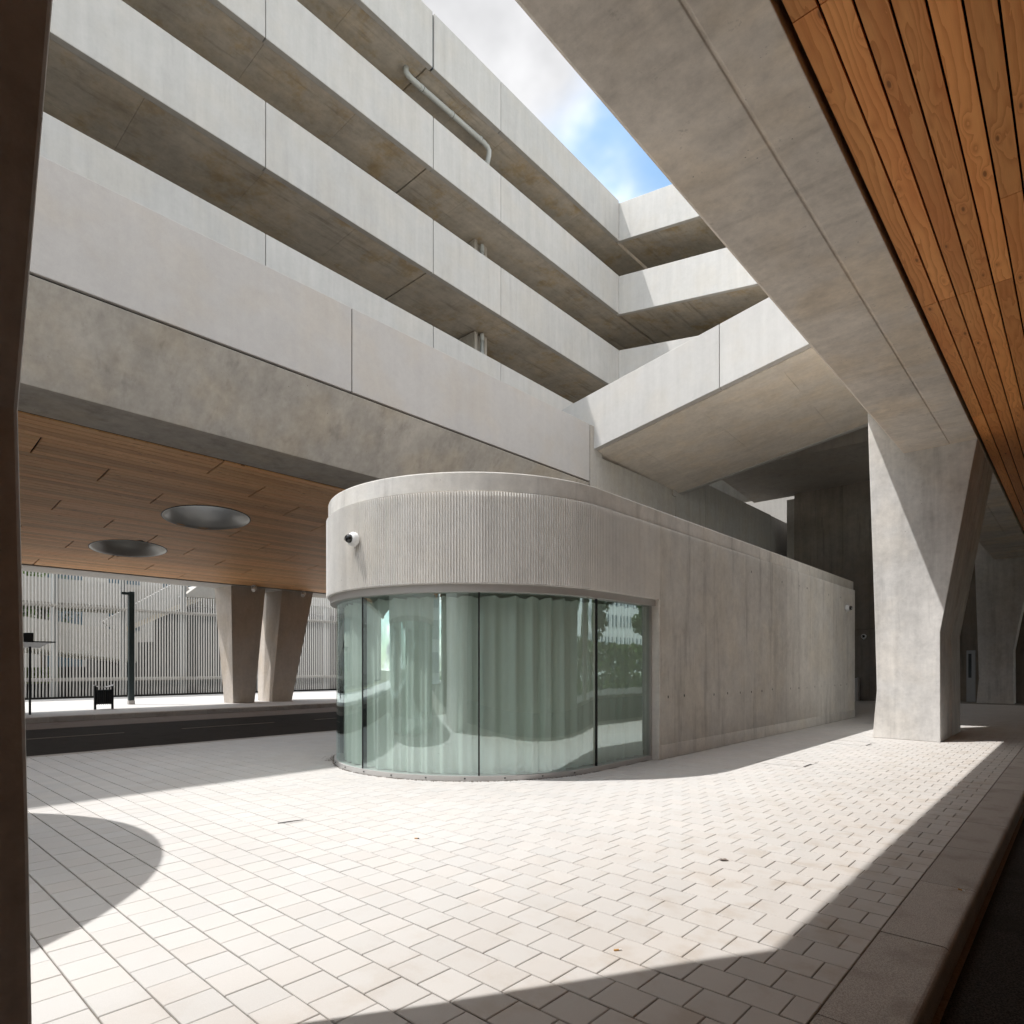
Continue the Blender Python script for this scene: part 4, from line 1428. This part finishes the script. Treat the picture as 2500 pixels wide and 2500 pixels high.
# planting and houses across the right road (seen in the glass)
ORD = ('first', 'second', 'third', 'fourth', 'fifth', 'sixth', 'seventh', 'eighth', 'ninth', 'tenth', 'eleventh')
for k, (x, y, h, r) in enumerate(((14.6, -16, 7.5, 2.8), (15.4, -9, 8, 2.8), (14.8, -2.5, 7.5, 2.7), (15.5, 3.5, 8, 2.8), (14.7, 9.5, 7.5, 2.7), (15.3, 15.5, 8, 2.8), (14.8, 22, 8, 2.9), (15.6, 29, 8, 2.8), (15, 37, 8.5, 3), (15, 47, 9, 3), (15, 58, 9, 3))):
    tree(x, y, h, r, ORD[k] + ' leafy street tree in the row across the right road', 'street trees', 20 + k, 'leaf', 3600, 0.05, 0.24)
for k, (x, y, h, r) in enumerate(((-4.5, 74, 8, 2.6), (-1.0, 84, 9, 3), (-7, 92, 9, 3.0))):
    tree(x, y, h, r, ('nearest', 'middle', 'farthest')[k] + ' sunlit tree past the far end of the passage', 'trees past the passage', 50 + k, 'leaf', 1800, 0)
rr4 = random.Random(9)
hd2 = obj('hedge', leaves(16000, lambda: (14.2 + rr4.uniform(-0.5, 0.7), rr4.uniform(-22, 60), 0.05 + 3.2 * rr4.random() ** 0.8), 0.24, rr4), 'leaf', None)
tag(hd2, 'clipped hedge along the far side of the right road', 'hedge', kind='stuff')
for (y0, y1, h, lab) in ((46, 82, 16, 'long white block with glazed bands far along the right road'), (-34, -4, 15, 'white slatted office block across the right road'), (2, 30, 12, 'white apartment block with glazed bands across the right road')):
    bld = empty('office_block', (38, (y0 + y1) / 2, 0), lab, 'building', 'buildings across the right road')
    obj('walls', box(36, 48, y0, y1, 0.04, h), 'facade_white', bld)
    z = 1.0
    while z + 1.8 < h:
        obj('window_band', box(35.93, 35.995, y0 + 0.6, y1 - 0.6, z, z + 1.6), 'facade_glass', bld)
        z += 3.0
    yy = y0 + 0.9
    fins = []
    while yy < y1 - 0.9:
        fins.append(box(35.6, 35.92, yy - 0.05, yy + 0.05, 0.8, h - 0.3)); yy += 0.9
    ff = obj('fins', join(*fins), 'facade_white', bld)
    ff['kind'] = 'stuff'
bld = empty('office_block', (-13, -50, 0), 'tall white slatted block closing the street behind the second pavilion', 'building', 'buildings across the right road')
obj('walls', box(-34, 8, -60, -48, -0.1, 21), 'facade_white', bld)
for i in range(6):
    obj('window_band', box(-33.4, 7.4, -47.995, -47.93, 1.0 + 3.3 * i, 3.0 + 3.3 * i), 'facade_glass', bld)
fins = []
xx = -33.5
while xx < 7.5:
    fins.append(box(xx - 0.06, xx + 0.06, -47.92, -47.5, 0.6, 20.6)); xx += 0.75
ff = obj('fins', join(*fins), 'facade_white', bld)
ff['kind'] = 'stuff'


# ------------------------------------------------------------------ security cameras
def sec_cam(base, out, label, size=1.0):
    o = Vector(out).normalized()
    b0 = Vector(base)
    r_ = empty('security_camera', b0, label, 'camera', 'dome security cameras')
    s = size
    obj('backplate', lathe([(0, 0), (0.07 * s, 0), (0.07 * s, 0.015 * s), (0, 0.015 * s)], b0, o, 24), 'metal_frame', r_)
    obj('housing', lathe([(0, 0.016 * s), (0.085 * s, 0.016 * s), (0.095 * s, 0.03 * s), (0.095 * s, 0.07 * s), (0.085 * s, 0.095 * s), (0.060 * s, 0.11 * s), (0, 0.11 * s)], b0, o, 28), 'white_plastic', r_, bevel=0.003)
    prof = [(0.058 * s, 0.11 * s)]
    for i in range(1, 8):
        a = i / 8 * PI / 2
        prof.append((0.058 * s * math.cos(a), 0.11 * s + 0.012 * s + 0.058 * s * math.sin(a)))
    prof.append((0.0005, 0.11 * s + 0.07 * s))
    dm = obj('dome', lathe(prof, b0, o, 24), 'black_dome', r_, smooth=True)
    up = Vector((0, 0, 1))
    lp_ = b0 + o * 0.165 * s + (o.cross(up)).normalized() * 0.02 * s - up * 0.01 * s
    obj('lens', lathe([(0, 0), (0.02 * s, 0), (0.022 * s, 0.012 * s), (0, 0.012 * s)], lp_, (o + o.cross(up) * 0.3), 16), 'steel', dm)
    obj('cable_gland', tube([b0 + o * 0.03 * s - up * 0.09 * s, b0 + o * 0.03 * s - up * 0.13 * s], 0.012 * s, 8), 'white_plastic', r_)


import math as _m
ang = 1.5 * PI + 0.035
sec_cam((PAV_C[0] + 2.642 * math.cos(ang), PAV_C[1] + 2.642 * math.sin(ang), 3.47), (math.cos(ang), math.sin(ang), 0), 'white dome security camera on the rounded ribbed band of the pavilion', 1.1)
sec_cam((-5.398, 21.0, 3.38), (1, 0, 0), 'white dome security camera near the far end of the pavilion wall', 1.1)
sec_cam((-7.82, 33.59, 3.05), (0.0, -1, 0), 'small white dome camera on the dark rear wall beside the column', 1.2)

# ------------------------------------------------------------------ litter on the paving
tw = obj('twig', tube([(-6.09, 3.15, 0.006), (-6.06, 3.22, 0.010), (-6.035, 3.30, 0.012), (-6.03, 3.40, 0.007)], [0.004, 0.0055, 0.005, 0.003], 6), 'twig_brown', None)
tag(tw, 'thin black bent twig lying on the sunlit paving', 'twig')
for (x, y, z, a, lab) in ((-4.60, 3.745, 0.0, 0.6, 'brown cigarette end lying on the middle of the sunlit paving'),
                          (-1.95, 3.03, 0.0, 0.9, 'orange cigarette end in a paving joint near the front shadow'),
                          (-0.655, 5.495, 0.0, -0.4, 'cigarette end lying on the kerb stone')):
    cb = empty('cigarette_end', (x, y, z), lab, 'cigarette', 'cigarette ends on the ground')
    dx, dy = math.cos(a) * 0.022, math.sin(a) * 0.022
    obj('filter', tube([(x - dx, y - dy, z + 0.006), (x + 0.3 * dx, y + 0.3 * dy, z + 0.006)], 0.005, 8), 'filter_tan', cb)
    obj('stub', tube([(x + 0.31 * dx, y + 0.31 * dy, z + 0.006), (x + dx, y + dy, z + 0.006)], 0.0048, 8), 'paper_white' if z == 0 and x > -4 else 'twig_brown', cb)
lf = obj('dry_leaf', ([(-2.25, 5.02, 0.004), (-2.21, 5.00, 0.012), (-2.17, 5.045, 0.005), (-2.215, 5.07, 0.010)], [(0, 1, 2), (0, 2, 3)]), 'gutter', None)
tag(lf, 'dry grey leaf lying on the sunlit paving near the kerb', 'leaf')
# gravel swept against the sill
rr5 = random.Random(6)
V, F = [], []
for i in range(1100):
    if i < 350:
        a = PI + rr5.uniform(0.32, 0.50) * PI * 0.62; q = 2.515 + abs(rr5.gauss(0, 0.07))
    else:
        a = PI + rr5.uniform(0.30, 0.98) * PI; q = 2.512 + abs(rr5.gauss(0, 0.018))
    x, y = PAV_C[0] + q * math.cos(a), PAV_C[1] + q * math.sin(a)
    s = rr5.uniform(0.002, 0.006)
    v, f = box(x - s, x + s, y - s * 0.8, y + s * 0.8, -0.002, s * 1.2)
    k = len(V); V += v; F += [tuple(t + k for t in g) for g in f]
gv = obj('gravel', (V, F), 'sand_joint', None)
tag(gv, 'loose grit lying along the foot of the curved glass', kind='stuff')
